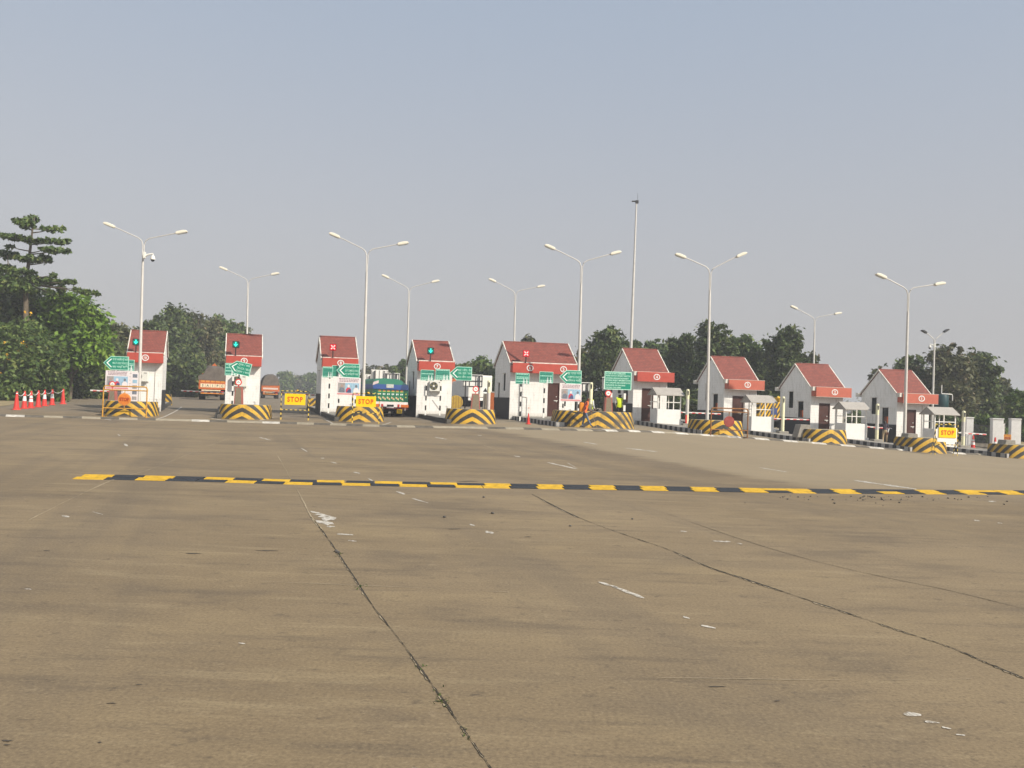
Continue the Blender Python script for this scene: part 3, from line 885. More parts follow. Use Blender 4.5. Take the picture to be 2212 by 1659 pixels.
def booth(k):
    nx, nd, nw, ox, d, w = ISL[k]
    p = GD(ox, d); p.z += ISLH
    q = p + LDIR * 3.3
    root = thing('toll_booth', HIGHL[k], 'toll booth', tuple(p), BA, 'toll booths across the plaza')
    fr_ = Frame(p); BOOTH[k] = fr_
    dzf = {10: .22, 9: .20, 8: .24, 7: .16, 5: .15}.get(k, 0.0)
    L, EZ, RZ = 3.3, 3.12 + dzf, 4.66 + {10: .14, 9: .11, 8: .14}.get(k, 0.0)
    h = w / 2; T = .12
    zb = -.25
    late = k <= 4
    # side windows: y range measured from the front
    if late: wins = [(1.85, 2.33, 1.75, 2.85), (.75, 1.32, 1.14, 2.2)]
    elif k in (7, 5): wins = [(1.0, 1.42, 1.55, 2.65), (2.2, 2.55, 1.05, 2.05)]
    else: wins = [(1.2, 1.5, 1.6, 2.6)]
    door = None
    if late: door = (-h + w * .26, -h + w * .60, 0, 2.12)
    elif k == 5: door = (-h + w * .58, -h + w * .76, 0, 2.15)
    mb = MB()
    wall_x(mb, -h, -h + T, 0, L, zb, EZ, wins)
    wall_x(mb, h - T, h, 0, L, zb, EZ, [(1.2, 1.7, 1.2, 2.3)])
    wall_y(mb, 0, T, -h + T, h - T, zb, EZ, [door] if door else [])
    wall_y(mb, L - T, L, -h + T, h - T, zb, EZ, [])
    mb.prismx([(0, EZ), (L, EZ), (L / 2, RZ - .04)], -h, -h + T)
    mb.prismx([(0, EZ), (L, EZ), (L / 2, RZ - .04)], h - T, h)
    mb.xf(shear); mb.build('wall', SIDING, root)
    mb = MB(); mb.bx(-h + T, h - T, T, L - T, -.02, .01); mb.xf(shear); mb.build('floor', CONCG, root)
    # black dado on the lane sides
    for da, db in ((-h - .012, -h), (h, h + .012)):
        mb = MB(); mb.bx(da, db, 0, L, zb, 1.12); mb.xf(shear); mb.build('dado', DADO, root)
    for wn in wins + [None]:
        if wn is None:
            wn = (1.2, 1.7, 1.2, 2.3); sx_ = h - T
        else: sx_ = -h
        f = MB(); y0, y1, z0, z1 = wn; t = .035
        for bb in ((y0, y1, z0, z0 + t), (y0, y1, z1 - t, z1), (y0, y0 + t, z0 + t, z1 - t), (y1 - t, y1, z0 + t, z1 - t)):
            f.bx(sx_ + .04, sx_ + .09, *bb)
        f.xf(shear); fo = f.build('window', DARKST, root)
        g = MB(); g.bx(sx_ + .06, sx_ + .066, y0 + t, y1 - t, z0 + t, z1 - t); g.xf(shear); g.build('pane', GLASS, fo)
        if sx_ < 0:
            s_ = MB(); s_.bx(-h - .08, -h - .002, y0 - .06, y1 + .06, z1 + .01, z1 + .05); s_.xf(shear); s_.build('window_hood', WHITE2, fo)
    # roof
    rf = MB()
    ex = .05
    nrm = Vector((0, -(RZ - EZ), L / 2)).normalized(); th = .07
    for (ya, za, yb, zc) in ((-.10, EZ - .08, L / 2, RZ), (L + .10, EZ - .08, L / 2, RZ)):
        poly = [(ya, za), (yb, zc), (yb, zc + .09), (ya, za + .09)]
        rf.prismx(poly, -h - ex, h + ex)
    rf.xf(shear); ro = rf.build('roof', TILES, root)
    rc = MB(); rc.tube((-h - ex - .01, L / 2, RZ + .07), (h + ex + .01, L / 2, RZ + .07), .055, n=8); rc.xf(shear); rc.build('ridge_cap', TILES, ro)
    for sx_ in (-1, 1):
        xa = sx_ * (h + ex + .002); xb = sx_ * (h + ex + .055)
        vg = MB()
        tk_ = .14 if not late else .095
        vg.prismx([(-.12, EZ - .10), (L / 2, RZ - .01), (L + .12, EZ - .10), (L + .12, EZ - .10 + tk_), (L / 2, RZ - .01 + tk_), (-.12, EZ - .10 + tk_)], min(xa, xb), max(xa, xb))
        vg.xf(shear); vg.build('verge_trim', WHITE2, ro)
    # gutter / coping and red fascia
    if late:
        gts = ((-h - .16, h + .02, -.42, -.11, EZ - .20, EZ + .06), (-h - .16, h + .02, L + .11, L + .38, EZ - .22, EZ + .04))
    else:
        gts = ((-h - .02, h + .04, -.40, -.11, EZ - .02, EZ + (.09 if k in (10, 9, 8) else .11)), (-h - .06, h + .02, L + .11, L + .34, EZ - .22, EZ + .04))
    for g_ in gts:
        gt = MB(); gt.bx(*g_); gt.xf(shear); gt.build('gutter', WHITE2, root)
    fa = MB()
    fx0, fx1 = (-h + .02, h + .22) if late else (-h - .03, h + .03)
    fz0, fz1 = 2.54 + dzf, 3.16 + dzf
    fa.bx(fx0, fx1, -.50, -.425, fz0, fz1)
    fa.bx(fx0, fx1, -.425, -.002, fz0 + .03, fz0 + .10)
    fa.bx(fx0, fx0 + .07, -.425, -.002, fz0 + .10, fz1 - .16); fa.bx(fx1 - .07, fx1, -.425, -.002, fz0 + .10, fz1 - .16)
    fa.xf(shear); fo = fa.build('fascia', SALM if k <= 3 else REDF, root, bevel=.012)
    if k <= 3:
        for za, zb_ in ((fz0 - .02, fz0 - .003), (fz1 + .003, fz1 + .02)):
            ed = MB(); ed.bx(fx0, fx1, -.507, -.425, za, zb_); ed.xf(shear); ed.build('fascia_edge', WHITE2, fo)
    nums = {5: [('6', -h + w * .255), ('5', -h + w * .765)]}.get(k, [(str(k), (fx0 + fx1) / 2 + (.05 if late else .02))])
    for s, x in nums:
        zc = (fz0 + fz1) / 2 + .01
        ring = MB(); n = 28
        for i in range(n):
            a_, b_ = 2 * PI * i / n, 2 * PI * (i + 1) / n
            ring.prism([(x + math.cos(a_) * .168, zc + math.sin(a_) * .142), (x + math.cos(b_) * .168, zc + math.sin(b_) * .142),
                        (x + math.cos(b_) * .212, zc + math.sin(b_) * .192), (x + math.cos(a_) * .212, zc + math.sin(a_) * .192)], -.512, -.503)
        ring.xf(lambda v: (v[0] + SH * v[1], v[1], v[2])); ring.build('number_ring', SIGNW, fo)
        t = text_mesh('lane_number', s, .27 if len(s) == 1 else .21, SIGNW, fo, x + SH * -.506, -.506, zc, bold=.004)
    if door:
        x0, x1, z0, z1 = door; t = .05
        fm = MB(); fm.bx(x0, x0 + t, -.01, .10, z0, z1); fm.bx(x1 - t, x1, -.01, .10, z0, z1); fm.bx(x0 + t, x1 - t, -.01, .10, z1 - t, z1)
        fm.xf(shear); 
        dm = MB(); dm.bx(x0 + t + .004, x1 - t - .004, .035, .08, z0 + .015, z1 - t - .004); dm.xf(shear); do = dm.build('door', DOOR, root, bevel=.004)
        fm.build('door_frame', DOOR, do)
        hd = MB(); hd.bx(x1 - .34, x1 - .10, -.0, .034, 1.0, 1.045); hd.bx(x1 - .20, x1 - .17, -.0, .034, .93, 1.0)
        hd.xf(shear); hd.build('door_handle', ACW, do)
        hd = MB(); hd.ball((x1 - .19, .02, 1.27), .035); hd.xf(shear); hd.build('door_lock', ACW, do)
        st = MB(); st.bx(x0 - .05, x1 + .05, -.30, -.003, -.22, -.08); st.xf(shear); st.build('step', CONCG, root)
    # conduit down the front
    cx_ = {10: .62, 9: -.45, 8: -.55, 7: -.48, 5: -1.45}.get(k, .62)
    cds = [([(cx_, -.03, .05), (cx_, -.03, 2.4)], .018)]
    if k == 5: cds.append(([(cx_, -.03, 1.25), (cx_ + .05, -.03, 1.2), (cx_ + .42, -.03, 1.2), (cx_ + .47, -.03, 1.15), (cx_ + .47, -.03, .0)], .014))
    if k == 7: cds.append(([(-.08, -.03, .9), (.35, -.03, .35), (.5, -.03, .0)], .012))
    cds.append(([(h - .35, -.03, .5), (h - .30, -.03, .55), (h - .25, -.03, .5), (h - .28, -.03, .02)], .014))
    for pts_, r_ in cds:
        cd = MB(); cd.path(pts_, r_, 6); cd.xf(shear); cd.build('conduit', GALV, root)
    return root
for k in (10, 9, 8, 7, 5, 4, 3, 2, 1): booth(k)
# ------------------------------------------------------------------ signs, posts, lamps and other street furniture
FACE = R(7)
def local(root, p):
    """world point into the frame of an upright thing"""
    v = Vector(p) - Vector(root.location); a = root.rotation_euler.z
    return Vector((v.x * math.cos(a) + v.y * math.sin(a), -v.x * math.sin(a) + v.y * math.cos(a), v.z))

def striped_post(parent, x, y, z0, z1, r=.045, step=.27, name='post', mats=None, sq=True):
    mb = MB(); z = z0; i = 0
    while z < z1 - 1e-4:
        zt = min(z1, z + step); mb.cur = i % 2
        if sq: mb.bx(x - r, x + r, y - r, y + r, z, zt)
        else: mb.tube((x, y, z), (x, y, zt), r, n=8)
        z = zt; i += 1
    return mb.build(name, mats or [WHITE, BLACK], parent)

def plain_post(parent, x, y, z0, z1, r=.04, mat=None, name='post'):
    return MB().tube((x, y, z0), (x, y, z1), r, n=8).build(name, mat or DARKST, parent)

def rot_poly(poly, c, a):
    ct, st = math.cos(a), math.sin(a)
    return [(c[0] + (x - c[0]) * ct - (z - c[1]) * st, c[1] + (x - c[0]) * st + (z - c[1]) * ct) for x, z in poly]

def direction_sign(box, d, lines, label, tilt=0.0, posts=((0, 's'),), size=.19):
    c, w, h = rect(*box, d)
    root = thing('direction_sign', label, 'road sign', (c.x, c.y, base_z(c.x, c.y)), FACE, 'green arrow signs for the lanes')
    z = c.z - root.location.z
    tip = h * .52
    def pent(m): return rot_poly([(-w / 2 + m * 1.25, z), (-w / 2 + tip + m * .4, z + h / 2 - m), (w / 2 - m, z + h / 2 - m), (w / 2 - m, z - h / 2 + m), (-w / 2 + tip + m * .4, z - h / 2 + m)], (0, z), tilt)
    MB().prism(pent(0), -.012, .012).build('panel', PALEG, root)
    pn = MB().prism(pent(.036), -.017, -.0125).build('green_field', GREEN, root)
    x0 = -w / 2 + .17; t = .058
    chev = [(x0, z), (x0 + tip * .62, z + h * .31), (x0 + tip * .62 + t * 1.3, z + h * .31), (x0 + t * 1.5, z), (x0 + tip * .62 + t * 1.3, z - h * .31), (x0 + tip * .62, z - h * .31)]
    chev = rot_poly(chev, (0, z), tilt)
    MB().prism([chev[0], chev[1], chev[2], chev[3]], -.022, -.018).build('chevron', SIGNW, root)
    MB().prism([chev[0], chev[3], chev[4], chev[5]], -.022, -.018).build('chevron', SIGNW, root)
    for i, s in enumerate(lines):
        zz = z + (1 - i) * h * .265
        text_mesh('lettering', s, size * .92, PALEG, root, w * .17, -.0225, zz, bold=.002, tilt=tilt, pivot=(0, z), maxw=w * .60)
    for x, kind in posts:
        if kind == 's': striped_post(root, x * w, .06, 0, z + h * .3, .04)
        else: plain_post(root, x * w, .06, 0, z + h * .3, .04)
    return root

direction_sign((224.5, 769.5, 277, 799), 51.2, ('दो से अधिक धुरे वाले', 'MULTI AXLE VEHICLE', 'বড় গাড়ি বেশী'),
               'green arrow sign with three packed lines above the poster at booth 10', posts=((.0, 's'),))
direction_sign((494, 781, 541.5, 809), 51.0, ('ट्रक / बस', 'TRUCK / BUS', 'ট্রাক / বাস'),
               'tilted green arrow sign reading TRUCK BUS before booth 9', tilt=-R(11), posts=((-.02, 'p'),))
direction_sign((727, 785.5, 776.6, 815.5), 50.8, ('हल्के वाणिज्यिक यान', 'LIGHT COMMERCIAL VEHICLE', 'লঘু বাণিজ্যিক গাড়ি'),
               'green arrow sign above the poster at booth 8', posts=((-.36, 's'), (.24, 's')))
direction_sign((971, 792, 1019.5, 821.5), 50.8, ('कार / जीप / वैन', 'CAR / JEEP / VAN', 'কার / জীপ / ভ্যান'),
               'green arrow sign reading CAR JEEP VAN right of booth 7', posts=((.24, 'p'),))
direction_sign((1208, 799.8, 1256.6, 829), 50.6, ('छूट प्राप्त वाहन', 'EXEMPTED VEHICLE', 'নিষ্কর গাড়ী'),
               'green arrow sign reading EXEMPTED VEHICLE above the poster at the double booth', posts=((-.2, 's'), (.3, 'p')))

# complaint notice board
c, w, h = rect(1305, 803, 1365, 842, 50.4)
root = thing('notice_sign', 'rectangular green sign of seven English lines about complaints, before booth 4', 'road sign', (c.x, c.y, base_z(c.x, c.y)), FACE)
z = c.z - root.location.z
MB().bx(-w / 2, w / 2, -.012, .012, z - h / 2, z + h / 2).build('panel', PALEG, root)
MB().bx(-w / 2 + .05, w / 2 - .05, -.017, -.0125, z - h / 2 + .05, z + h / 2 - .05).build('green_field', GREEN, root)
NOTICE = ('IN CASE OF ANY COMPLAINTS', 'PLEASE CONTACT: PROJECT DIRECTOR', 'NATIONAL HIGHWAYS AUTHORITY', 'OF INDIA, PROJECT IMPLEMENTATION', 'UNIT, DURGAPUR, 2ND ADMINISTRATIVE', 'DURGAPUR. PH: 0343-25660', 'FAX NO: 0343-25660')
for i, s in enumerate(NOTICE):
    t = text_mesh('lettering', s, .112, PALEG, root, 0, -.0225, z + h * (.385 - i * .128), bold=.004, maxw=w * (.90 if i in (1, 3, 4) else .84 if i == 2 else .72 if i in (0, 5) else .56))
    xs = min(v.co.x for v in t.data.vertices)
    for v in t.data.vertices: v.co.x += -w * .45 - xs
striped_post(root, -w * .22, .06, 0, z + h * .3, .05, .34)
striped_post(root, w * .27, .06, 0, z + h * .3, .06, .34)

# fare boards: pale green, crowded with rows of small print and two bright columns
def fare_board(box, d, label, post=0.0):
    c, w, h = rect(*box, d)
    root = thing('fare_board', label, 'fare board', (c.x, c.y, base_z(c.x, c.y)), FACE, 'green fare boards on striped posts')
    z = c.z - root.location.z
    MB().bx(-w / 2, w / 2, -.012, .012, z - h / 2, z + h / 2).build('panel', PALEG, root)
    MB().bx(-w / 2 + .025, w / 2 - .025, -.017, -.0125, z - h / 2 + .025, z + h / 2 - .025).build('green_field', GREEN2, root)
    rows = MB(); rr = random.Random(int(box[0] * 7) % 1000)
    n = 7
    for i in range(n):
        zz = z + h * (.40 - i * .8 / (n - 1)); x = -w * .43
        rows.cur = 0 if rr.random() < .5 else 1
        if i == 1: rows.cur = 1
        while x < w * .40:
            L = rr.uniform(.06, .2) * w; xe = min(x + L, w * .44)
            rows.bx(x, xe, -.021, -.018, zz - h * .030, zz + h * .030); x = xe + w * .03
    rows.build('printed_text', [PALEG, M('print_dark_green', (.004, .13, .085), .5, .1, 5)], root)
    for xx in (.10, .32):
        cb = MB()
        for i in range(7):
            zz = z + h * (-.02 - i * .072); ww = w * (.022 + .009 * i)
            cb.bx(w * xx - ww, w * xx + ww, -.0255, -.022, zz - h * .026, zz + h * .026)
        cb.build('fare_column', SIGNW, root)
    if post is not None: striped_post(root, post * w, .06, 0, z + h * .3, .045, .30)
    return root
fare_board((258, 777, 289.5, 801), 53.2, 'green fare board partly behind the arrow sign at booth 10', .1)
fare_board((486.5, 784.5, 512, 811), 53.6, 'green fare board partly behind the tilted arrow sign at booth 9', .18)
fare_board((697, 792, 719, 815.6), 53.8, 'left one of two green fare boards before booth 8', .2)
fare_board((717.5, 789.7, 741, 813.6), 54.0, 'green fare board half hidden by the arrow sign at booth 8', None)
fare_board((908.8, 799, 938, 822), 53.8, 'green fare board above the air conditioner, left side of booth 7', -.05)
fare_board((940.8, 797.6, 971.5, 821), 53.8, 'green fare board touching the CAR JEEP VAN arrow sign', -.1)
fare_board((1113.5, 806, 1143.6, 829.5), 53.4, 'green fare board under number 6 on the double booth', -.07)
fare_board((1165, 803, 1195, 827.6), 53.2, 'green fare board beside the brown door of the double booth', -.1)

# posters: three blurred pictures under a printed heading
PW = M('poster_paper', (.72, .66, .66), .6, .06, 4); PK = M('poster_pink', (.62, .22, .22), .6, .12, 5)
PGREY = M('poster_grey', (.33, .31, .30), .6, .35, 7); PBLUE = M('poster_blue', (.30, .47, .60), .6, .2, 6); PINK = M('print_ink', (.20, .10, .14), .7, .2, 8)
PSKIN = M('poster_skin', (.34, .24, .21), .6, .2, 9); PRED = M('poster_red', (.55, .055, .08), .6, .15, 7); PNAVY = M('poster_navy', (.075, .09, .20), .6, .3, 9); PSLATE = M('poster_slate', (.16, .18, .22), .6, .4, 9)
def poster(box, d, label, posts=()):
    c, w, h = rect(*box, d)
    root = thing('poster', label, 'poster', (c.x, c.y, base_z(c.x, c.y)), FACE, 'pink framed posters with three pictures')
    z = c.z - root.location.z
    MB().bx(-w / 2, w / 2, -.010, .010, z - h / 2, z + h / 2).build('panel', PW, root)
    rr = random.Random(int(box[0]))
    hd = MB()
    for i, ww in enumerate((.42, .40, .40)):
        x = -w * ww; zz = z + h * (.43 - i * .075)
        while x < w * ww:
            L = rr.uniform(.03, .10) * w; hd.bx(x, min(x + L, w * ww), -.0145, -.0105, zz - h * .018, zz + h * .018); x += L + w * .018
    hd.build('heading', PINK, root)
    MB().bx(-w * .47, w * .47, -.0145, -.0105, z - h * .47, z - h * .40).build('footer_band', PK, root)
    for i, bgm in enumerate((PW, PBLUE, PBLUE)):
        xa, xb = -w * .45 + i * w * .30, -w * .45 + i * w * .30 + w * .295
        za, zb = z - h * .36, z + h * .20
        pic = MB().bx(xa, xb, -.0145, -.0105, za, zb).build('picture', bgm if i else PGREY, root)
        xm = (xa + xb) / 2 + (.02 if i != 1 else 0) * w; hh = zb - za
        body = [(xm - w * .115, za), (xm - w * .11, za + hh * .34), (xm - w * .05, za + hh * .52), (xm + w * .05, za + hh * .52), (xm + w * .11, za + hh * .34), (xm + w * .115, za)]
        MB().prism(body, -.0185, -.015).build('figure', (PSLATE, PRED, PW)[i], pic)
        n = 12; r = w * .052
        MB().prism([(xm + math.cos(2 * PI * k / n) * r, za + hh * .68 + math.sin(2 * PI * k / n) * r * 1.25) for k in range(n)], -.0225, -.019).build('figure_head', (PSKIN, PW, PSLATE)[i], pic)
        if i == 1: MB().prism([(xm - w * .10, za), (xm + w * .12, za), (xm + w * .11, za + hh * .30), (xm + w * .02, za + hh * .42)], -.0225, -.019).build('figure_drape', PNAVY, pic)
    for x in posts: striped_post(root, x * w, .05, 0, z + h * .45, .04, .24)
poster((229, 800.8, 278, 841), 51.0, 'poster under the arrow sign at booth 10, beside a white printed sheet', (-.3, .3))
poster((728, 815.8, 778.5, 853.6), 50.6, 'poster under the arrow sign at booth 8, above a STOP board', (-.4, .3))
poster((1210, 829.4, 1256.7, 867), 50.4, 'poster under the EXEMPTED VEHICLE arrow sign', (-.35, .38))
# printed white sheet beside the leftmost poster
c, w, h = rect(238, 803.5, 297, 867, 51.6)
root = thing('notice_board', 'white printed sheet with small pictures in a column, right of the leftmost poster', 'notice board', (c.x, c.y, base_z(c.x, c.y)), FACE)
z = c.z - root.location.z
MB().bx(-w / 2, w / 2, -.01, .01, z - h / 2, z + h / 2).build('panel', PW, root)
for i in range(5):
    zz = z + h * (.38 - i * .19)
    MB().bx(w * .30, w * .46, -.0145, -.0105, zz - h * .06, zz + h * .06).build('picture', (PSLATE, PBLUE, PGREY, PSLATE, PGREY)[i], root)
for i in range(16):
    zz = z + h * (.46 - i * .058)
    MB().bx(-w * .45, w * random.uniform(.0, .27), -.0145, -.0105, zz - h * .008, zz + h * .008).build('printed_line', PGREY, root)
plain_post(root, -w * .3, .05, 0, z + h * .4); plain_post(root, w * .3, .05, 0, z + h * .4)

# lane signals standing on the fascias
EG = make_emit('lit_green_arrow', (.02, .85, .62), 1.25); ER = make_emit('lit_red_cross', (1.0, .55, .50), 1.2)
GLOW = make_emit('lit_green_field', (.0, .10, .07), .9); RGLOW = make_emit('lit_red_field', (.60, .0, .012), .80)
def signal(k, box, lit, label):
    fr_ = BOOTH[k]; d = ISL[k][4] - .45
    c, w, h = rect(*box, d)
    v = c - fr_.loc; x = v.x * math.cos(BA) + v.y * math.sin(BA)
    base = fr_.pt(x + .12, -.46, 3.07)
    root = thing('lane_signal', label, 'traffic signal', tuple(base), BA, 'lane signals on the booth fascias')
    z = c.z - base.z; s = .21
    MB().tube((0, 0, 0), (0, 0, z - s + .02), .035, n=8).build('post', BLACK, root)
    MB().bx(-s, s, -.06, .08, z - s, z + s).build('housing', BLACK, root, bevel=.03)
    if lit == 'g':
        n = 24
        MB().prism([(math.cos(2 * PI * i / n) * .19, z + math.sin(2 * PI * i / n) * .19) for i in range(n)], -.066, -.062).build('lens', GLOW, root)
        MB().prism([(-.035, z + .15), (-.035, z - .02), (-.10, z + .045), (-.13, z + .01), (0, z - .145), (.13, z + .01), (.10, z + .045), (.035, z - .02), (.035, z + .15)], -.075, -.068).build('green_arrow', EG, root)
    else:
        MB().bx(-s + .015, s - .015, -.066, -.062, z - s + .015, z + s - .015).build('lens', RGLOW, root)
        for a in range(4):
            t = PI / 4 + a * PI / 2; ca, sa = math.cos(t), math.sin(t)
            MB().prism([(ca * .04 - sa * .028, z + sa * .04 + ca * .028), (ca * .17 - sa * .028, z + sa * .17 + ca * .028), (ca * .17 + sa * .028, z + sa * .17 - ca * .028), (ca * .04 + sa * .028, z + sa * .04 - ca * .028)], -.075, -.068).build('cross_bar', ER, root)
signal(10, (280, 732, 293, 745), 'g', 'green arrow signal on the fascia of booth 10')
signal(9, (495.5, 737, 508.7, 750.5), 'g', 'green arrow signal on the fascia of booth 9')
signal(8, (706, 743.5, 718.4, 756), 'r', 'red cross signal on the fascia of booth 8')
signal(7, (917, 751.4, 929, 764), 'g', 'green arrow signal on the fascia of booth 7')
signal(5, (1122.3, 757, 1135.3, 770), 'r', 'red cross signal on the long double booth')

# air conditioners
def aircon(k, box, label):
    fr_ = BOOTH[k]; d = ISL[k][4]
    c, w, h = rect(*box, d)
    v = c - fr_.loc; x = v.x * math.cos(BA) + v.y * math.sin(BA)
    zb = c.z - fr_.loc.z - h / 2
    root = thing('air_conditioner', label, 'air conditioner', tuple(fr_.pt(x, 0, zb)), BA, 'outdoor air conditioning units on the booth fronts')
    D = .30
    MB().bx(-w / 2, w / 2, -D - .03, -.03, 0, h).build('casing', ACW, root, bevel=.015)
    fx, fz, r = -w * .17, h * .5, h * .40
    MB().lathe([(r, -D - .034), (r, -D - .030)], (fx, 0, fz), 20, 'y').build('fan_opening', DARKST, root)
    g = MB()
    for i in range(5):
        t = i / 5 * PI * 2; g.prism([(fx + math.cos(t) * r * .2, fz + math.sin(t) * r * .2), (fx + math.cos(t + .1) * r * .95, fz + math.sin(t + .1) * r * .95), (fx + math.cos(t + .75) * r * .9, fz + math.sin(t + .75) * r * .9)], -D - .040, -D - .036)
    g.build('fan', M('fan_olive', (.16, .15, .07), .6, .2, 8), root)
    MB().lathe([(r * .28, -D - .047), (r * .28, -D - .041)], (fx, 0, fz), 14, 'y').build('fan_hub', ACW, root)
    MB().bx(w * .22, w * .42, -D - .036, -D - .031, h * .84, h * .90).build('badge', DARKST, root)
    for sx_ in (-.36, .36):
        b = MB(); b.bx(sx_ * w - .015, sx_ * w + .015, -D - .02, -.001, -.04, -.003); b.tube((sx_ * w, -D, -.03), (sx_ * w, -.01, -.32), .012, n=6); b.build('bracket', GALV, root)
aircon(10, (292, 803, 322, 824), 'white air conditioner partly behind the lamp pole at booth 10')
aircon(9, (504, 811, 534, 835), 'white air conditioner behind the round red sign at booth 9')
aircon(7, (928, 823.3, 955, 845), 'white air conditioner with its fan in plain view on booth 7')

# STOP boards on striped tube stands
STRB = [M('stand_yellow', (.70, .50, .10), .5, .15, 6), BLACK]
def tube_frame(mb, pts, r, step=.13):
    i = 0
    for a, b in zip(pts[:-1], pts[1:]):
        a, b = Vector(a), Vector(b); L = (b - a).length; n = max(1, round(L / step))
        for k in range(n):
            mb.cur = i % 2; i += 1
            mb.tube(a.lerp(b, k / n), a.lerp(b, (k + 1) / n), r, n=6)
def stop_board(fx0, fx1, top, board, d, label, backing=None, plain=False, low=.35):
    c, w, h = rect(*board, d)
    cx = (fx0 + fx1) / 2; p = stand(cx, top + 30, d)
    root = thing('stop_board', label, 'stop board', tuple(p), FACE, 'yellow STOP boards on striped stands')
    lc = local(root, c); W_ = (fx1 - fx0) * d / F; H = PD(cx, top, d).z - p.z
    for sx_ in (-1, 1):
        x = sx_ * W_ / 2; m = MB(); tube_frame(m, [(x, 0, 0), (x, 0, H)], .022); m.build('leg', STRB, root)
        m = MB(); tube_frame(m, [(x, .38, 0), (x, .03, H * .8)], .018); m.build('leg', STRB, root)
    for z in (H, H * low):
        m = MB(); tube_frame(m, [(-W_ / 2, 0, z), (W_ / 2, 0, z)], .022); m.build('rail', STRB, root)
    x, z = lc.x, lc.z
    b = MB().bx(x - w / 2, x + w / 2, -.06, -.03, z - h / 2, z + h / 2).build('board', SIGNY, root, bevel=.008)
    text_mesh('lettering', 'STOP', h * .62, SIGNR, b, x, -.065, z, bold=.012, spacing=1.22, sx=.82, maxw=w * .74)
    if backing:
        c2, w2, h2 = rect(*backing, d + .1); l2 = local(root, c2)
        MB().bx(l2.x - w2 / 2, l2.x + w2 / 2, -.026, -.004, l2.z - h2 / 2, l2.z + h2 / 2).build('backing_board', WHITE, root)
    if plain: return root
    m = MB(); m.ball((x + w * .1, -.02, H + .045), .05, 8, 6, (1.3, 1, .8)); m.build('warning_lamp', YEL, root)
    return root
stop_board(607.6, 666, 845, (615.7, 850.7, 659.5, 874.8), 48.8, 'yellow STOP board blocking the lane between booths 9 and 8')
stop_board(762, 819, 850, (769, 856, 812, 879), 46.9, 'yellow STOP board in front of the grimy barrier below booth 8')
stop_board(2018.7, 2070.6, 917, (2025.5, 923.6, 2066, 945.6), 48.0, 'yellow STOP board on a white backing, the rightmost large one', backing=(2020.5, 924, 2066, 954.4))
p = stand(2176, 950, 58.5)
c, w, h = rect(2167, 938.4, 2184.5, 956.8, 58.5)
root = thing('stop_board', 'small dull orange STOP board by the white gate pillars', 'stop board', tuple(p), FACE)
lc = local(root, c)
b = MB().bx(lc.x - w / 2, lc.x + w / 2, -.02, .0, lc.z - h / 2, lc.z + h / 2).build('board', M('dull_orange', (.42, .17, .02), .6, .25, 5), root)
text_mesh('lettering', 'STOP', h * .5, M('dark_red_letters', (.22, .035, .01), .6), b, lc.x, -.024, lc.z, bold=.008, maxw=w * .8)
for sx_ in (-.4, .4): plain_post(root, lc.x + sx_ * w, .03, 0, lc.z + h * .3, .02, RUSTY, 'leg')

# tube gates with round discs
def tube_gate(fx0, fx1, ytop, y2, y3, disc, rpx, d, label, mat, dmat, word=None, wmat=None):
    cx = (fx0 + fx1) / 2; p = stand(cx, ytop + 40, d)
    root = thing('tube_gate', label, 'gate', tuple(p), FACE, 'tubular road gates before the barriers')
    W_ = (fx1 - fx0) * d / F; zz = [PD(cx, y, d).z - p.z for y in (ytop, y2, y3)]
    r = .035; x = W_ / 2; H = zz[0]
    MB().path([(-x, 0, 0), (-x, 0, H - .12), (-x + .04, 0, H - .03), (-x + .12, 0, H), (x - .12, 0, H), (x - .04, 0, H - .03), (x, 0, H - .12), (x, 0, 0)], r, 8).build('frame', mat, root, smooth=True)
    for z in zz[1:]: MB().tube((-x, 0, z), (x, 0, z), r * .85, n=8).build('rail', mat, root)
    for sx_ in (-1, 1): MB().tube((sx_ * x, .02, .03), (sx_ * x, .6, .0), .025, n=6).build('foot', mat, root)
    c = PD(disc[0], disc[1], d); lc = local(root, c); rr = rpx * d / F
    dk = MB().lathe([(rr - .03, -.085), (rr, -.075), (rr, -.05)], (lc.x, 0, lc.z), 28, 'y').build('disc', dmat, root)
    MB().bx(lc.x - .02, lc.x + .02, -.05, -.036, zz[2], zz[1]).build('bracket', mat, root)
    if word:
        MB().lathe([(rr - .05, -.0905), (rr - .05, -.0865)], (lc.x, 0, lc.z), 28, 'y').build('disc_face', wmat[0], dk)
        text_mesh('lettering', word, rr * .72, wmat[1], dk, lc.x, -.0955, lc.z, bold=.012, sx=.9, maxw=rr * 1.45)
tube_gate(224.5, 314.7, 834.5, 843, 882.4, (269.6, 862.7), 13.6, 46.6, 'orange yellow tube gate with a round orange STOP disc', YPIPE, M('disc_rim', (.62, .25, .06), .5, .2, 5), 'STOP',
          (M('disc_orange', (.62, .19, .03), .5, .22, 5), M('disc_letters', (.34, .045, .01), .6, .1, 5)))
tube_gate(1534, 1616.5, 882.3, 889.9, 929, (1574, 910.7), 11.8, 47.7, 'rusty tube gate with a plain dull red disc', RUSTY, M('dull_red_disc', (.27, .055, .045), .7, .35, 6))

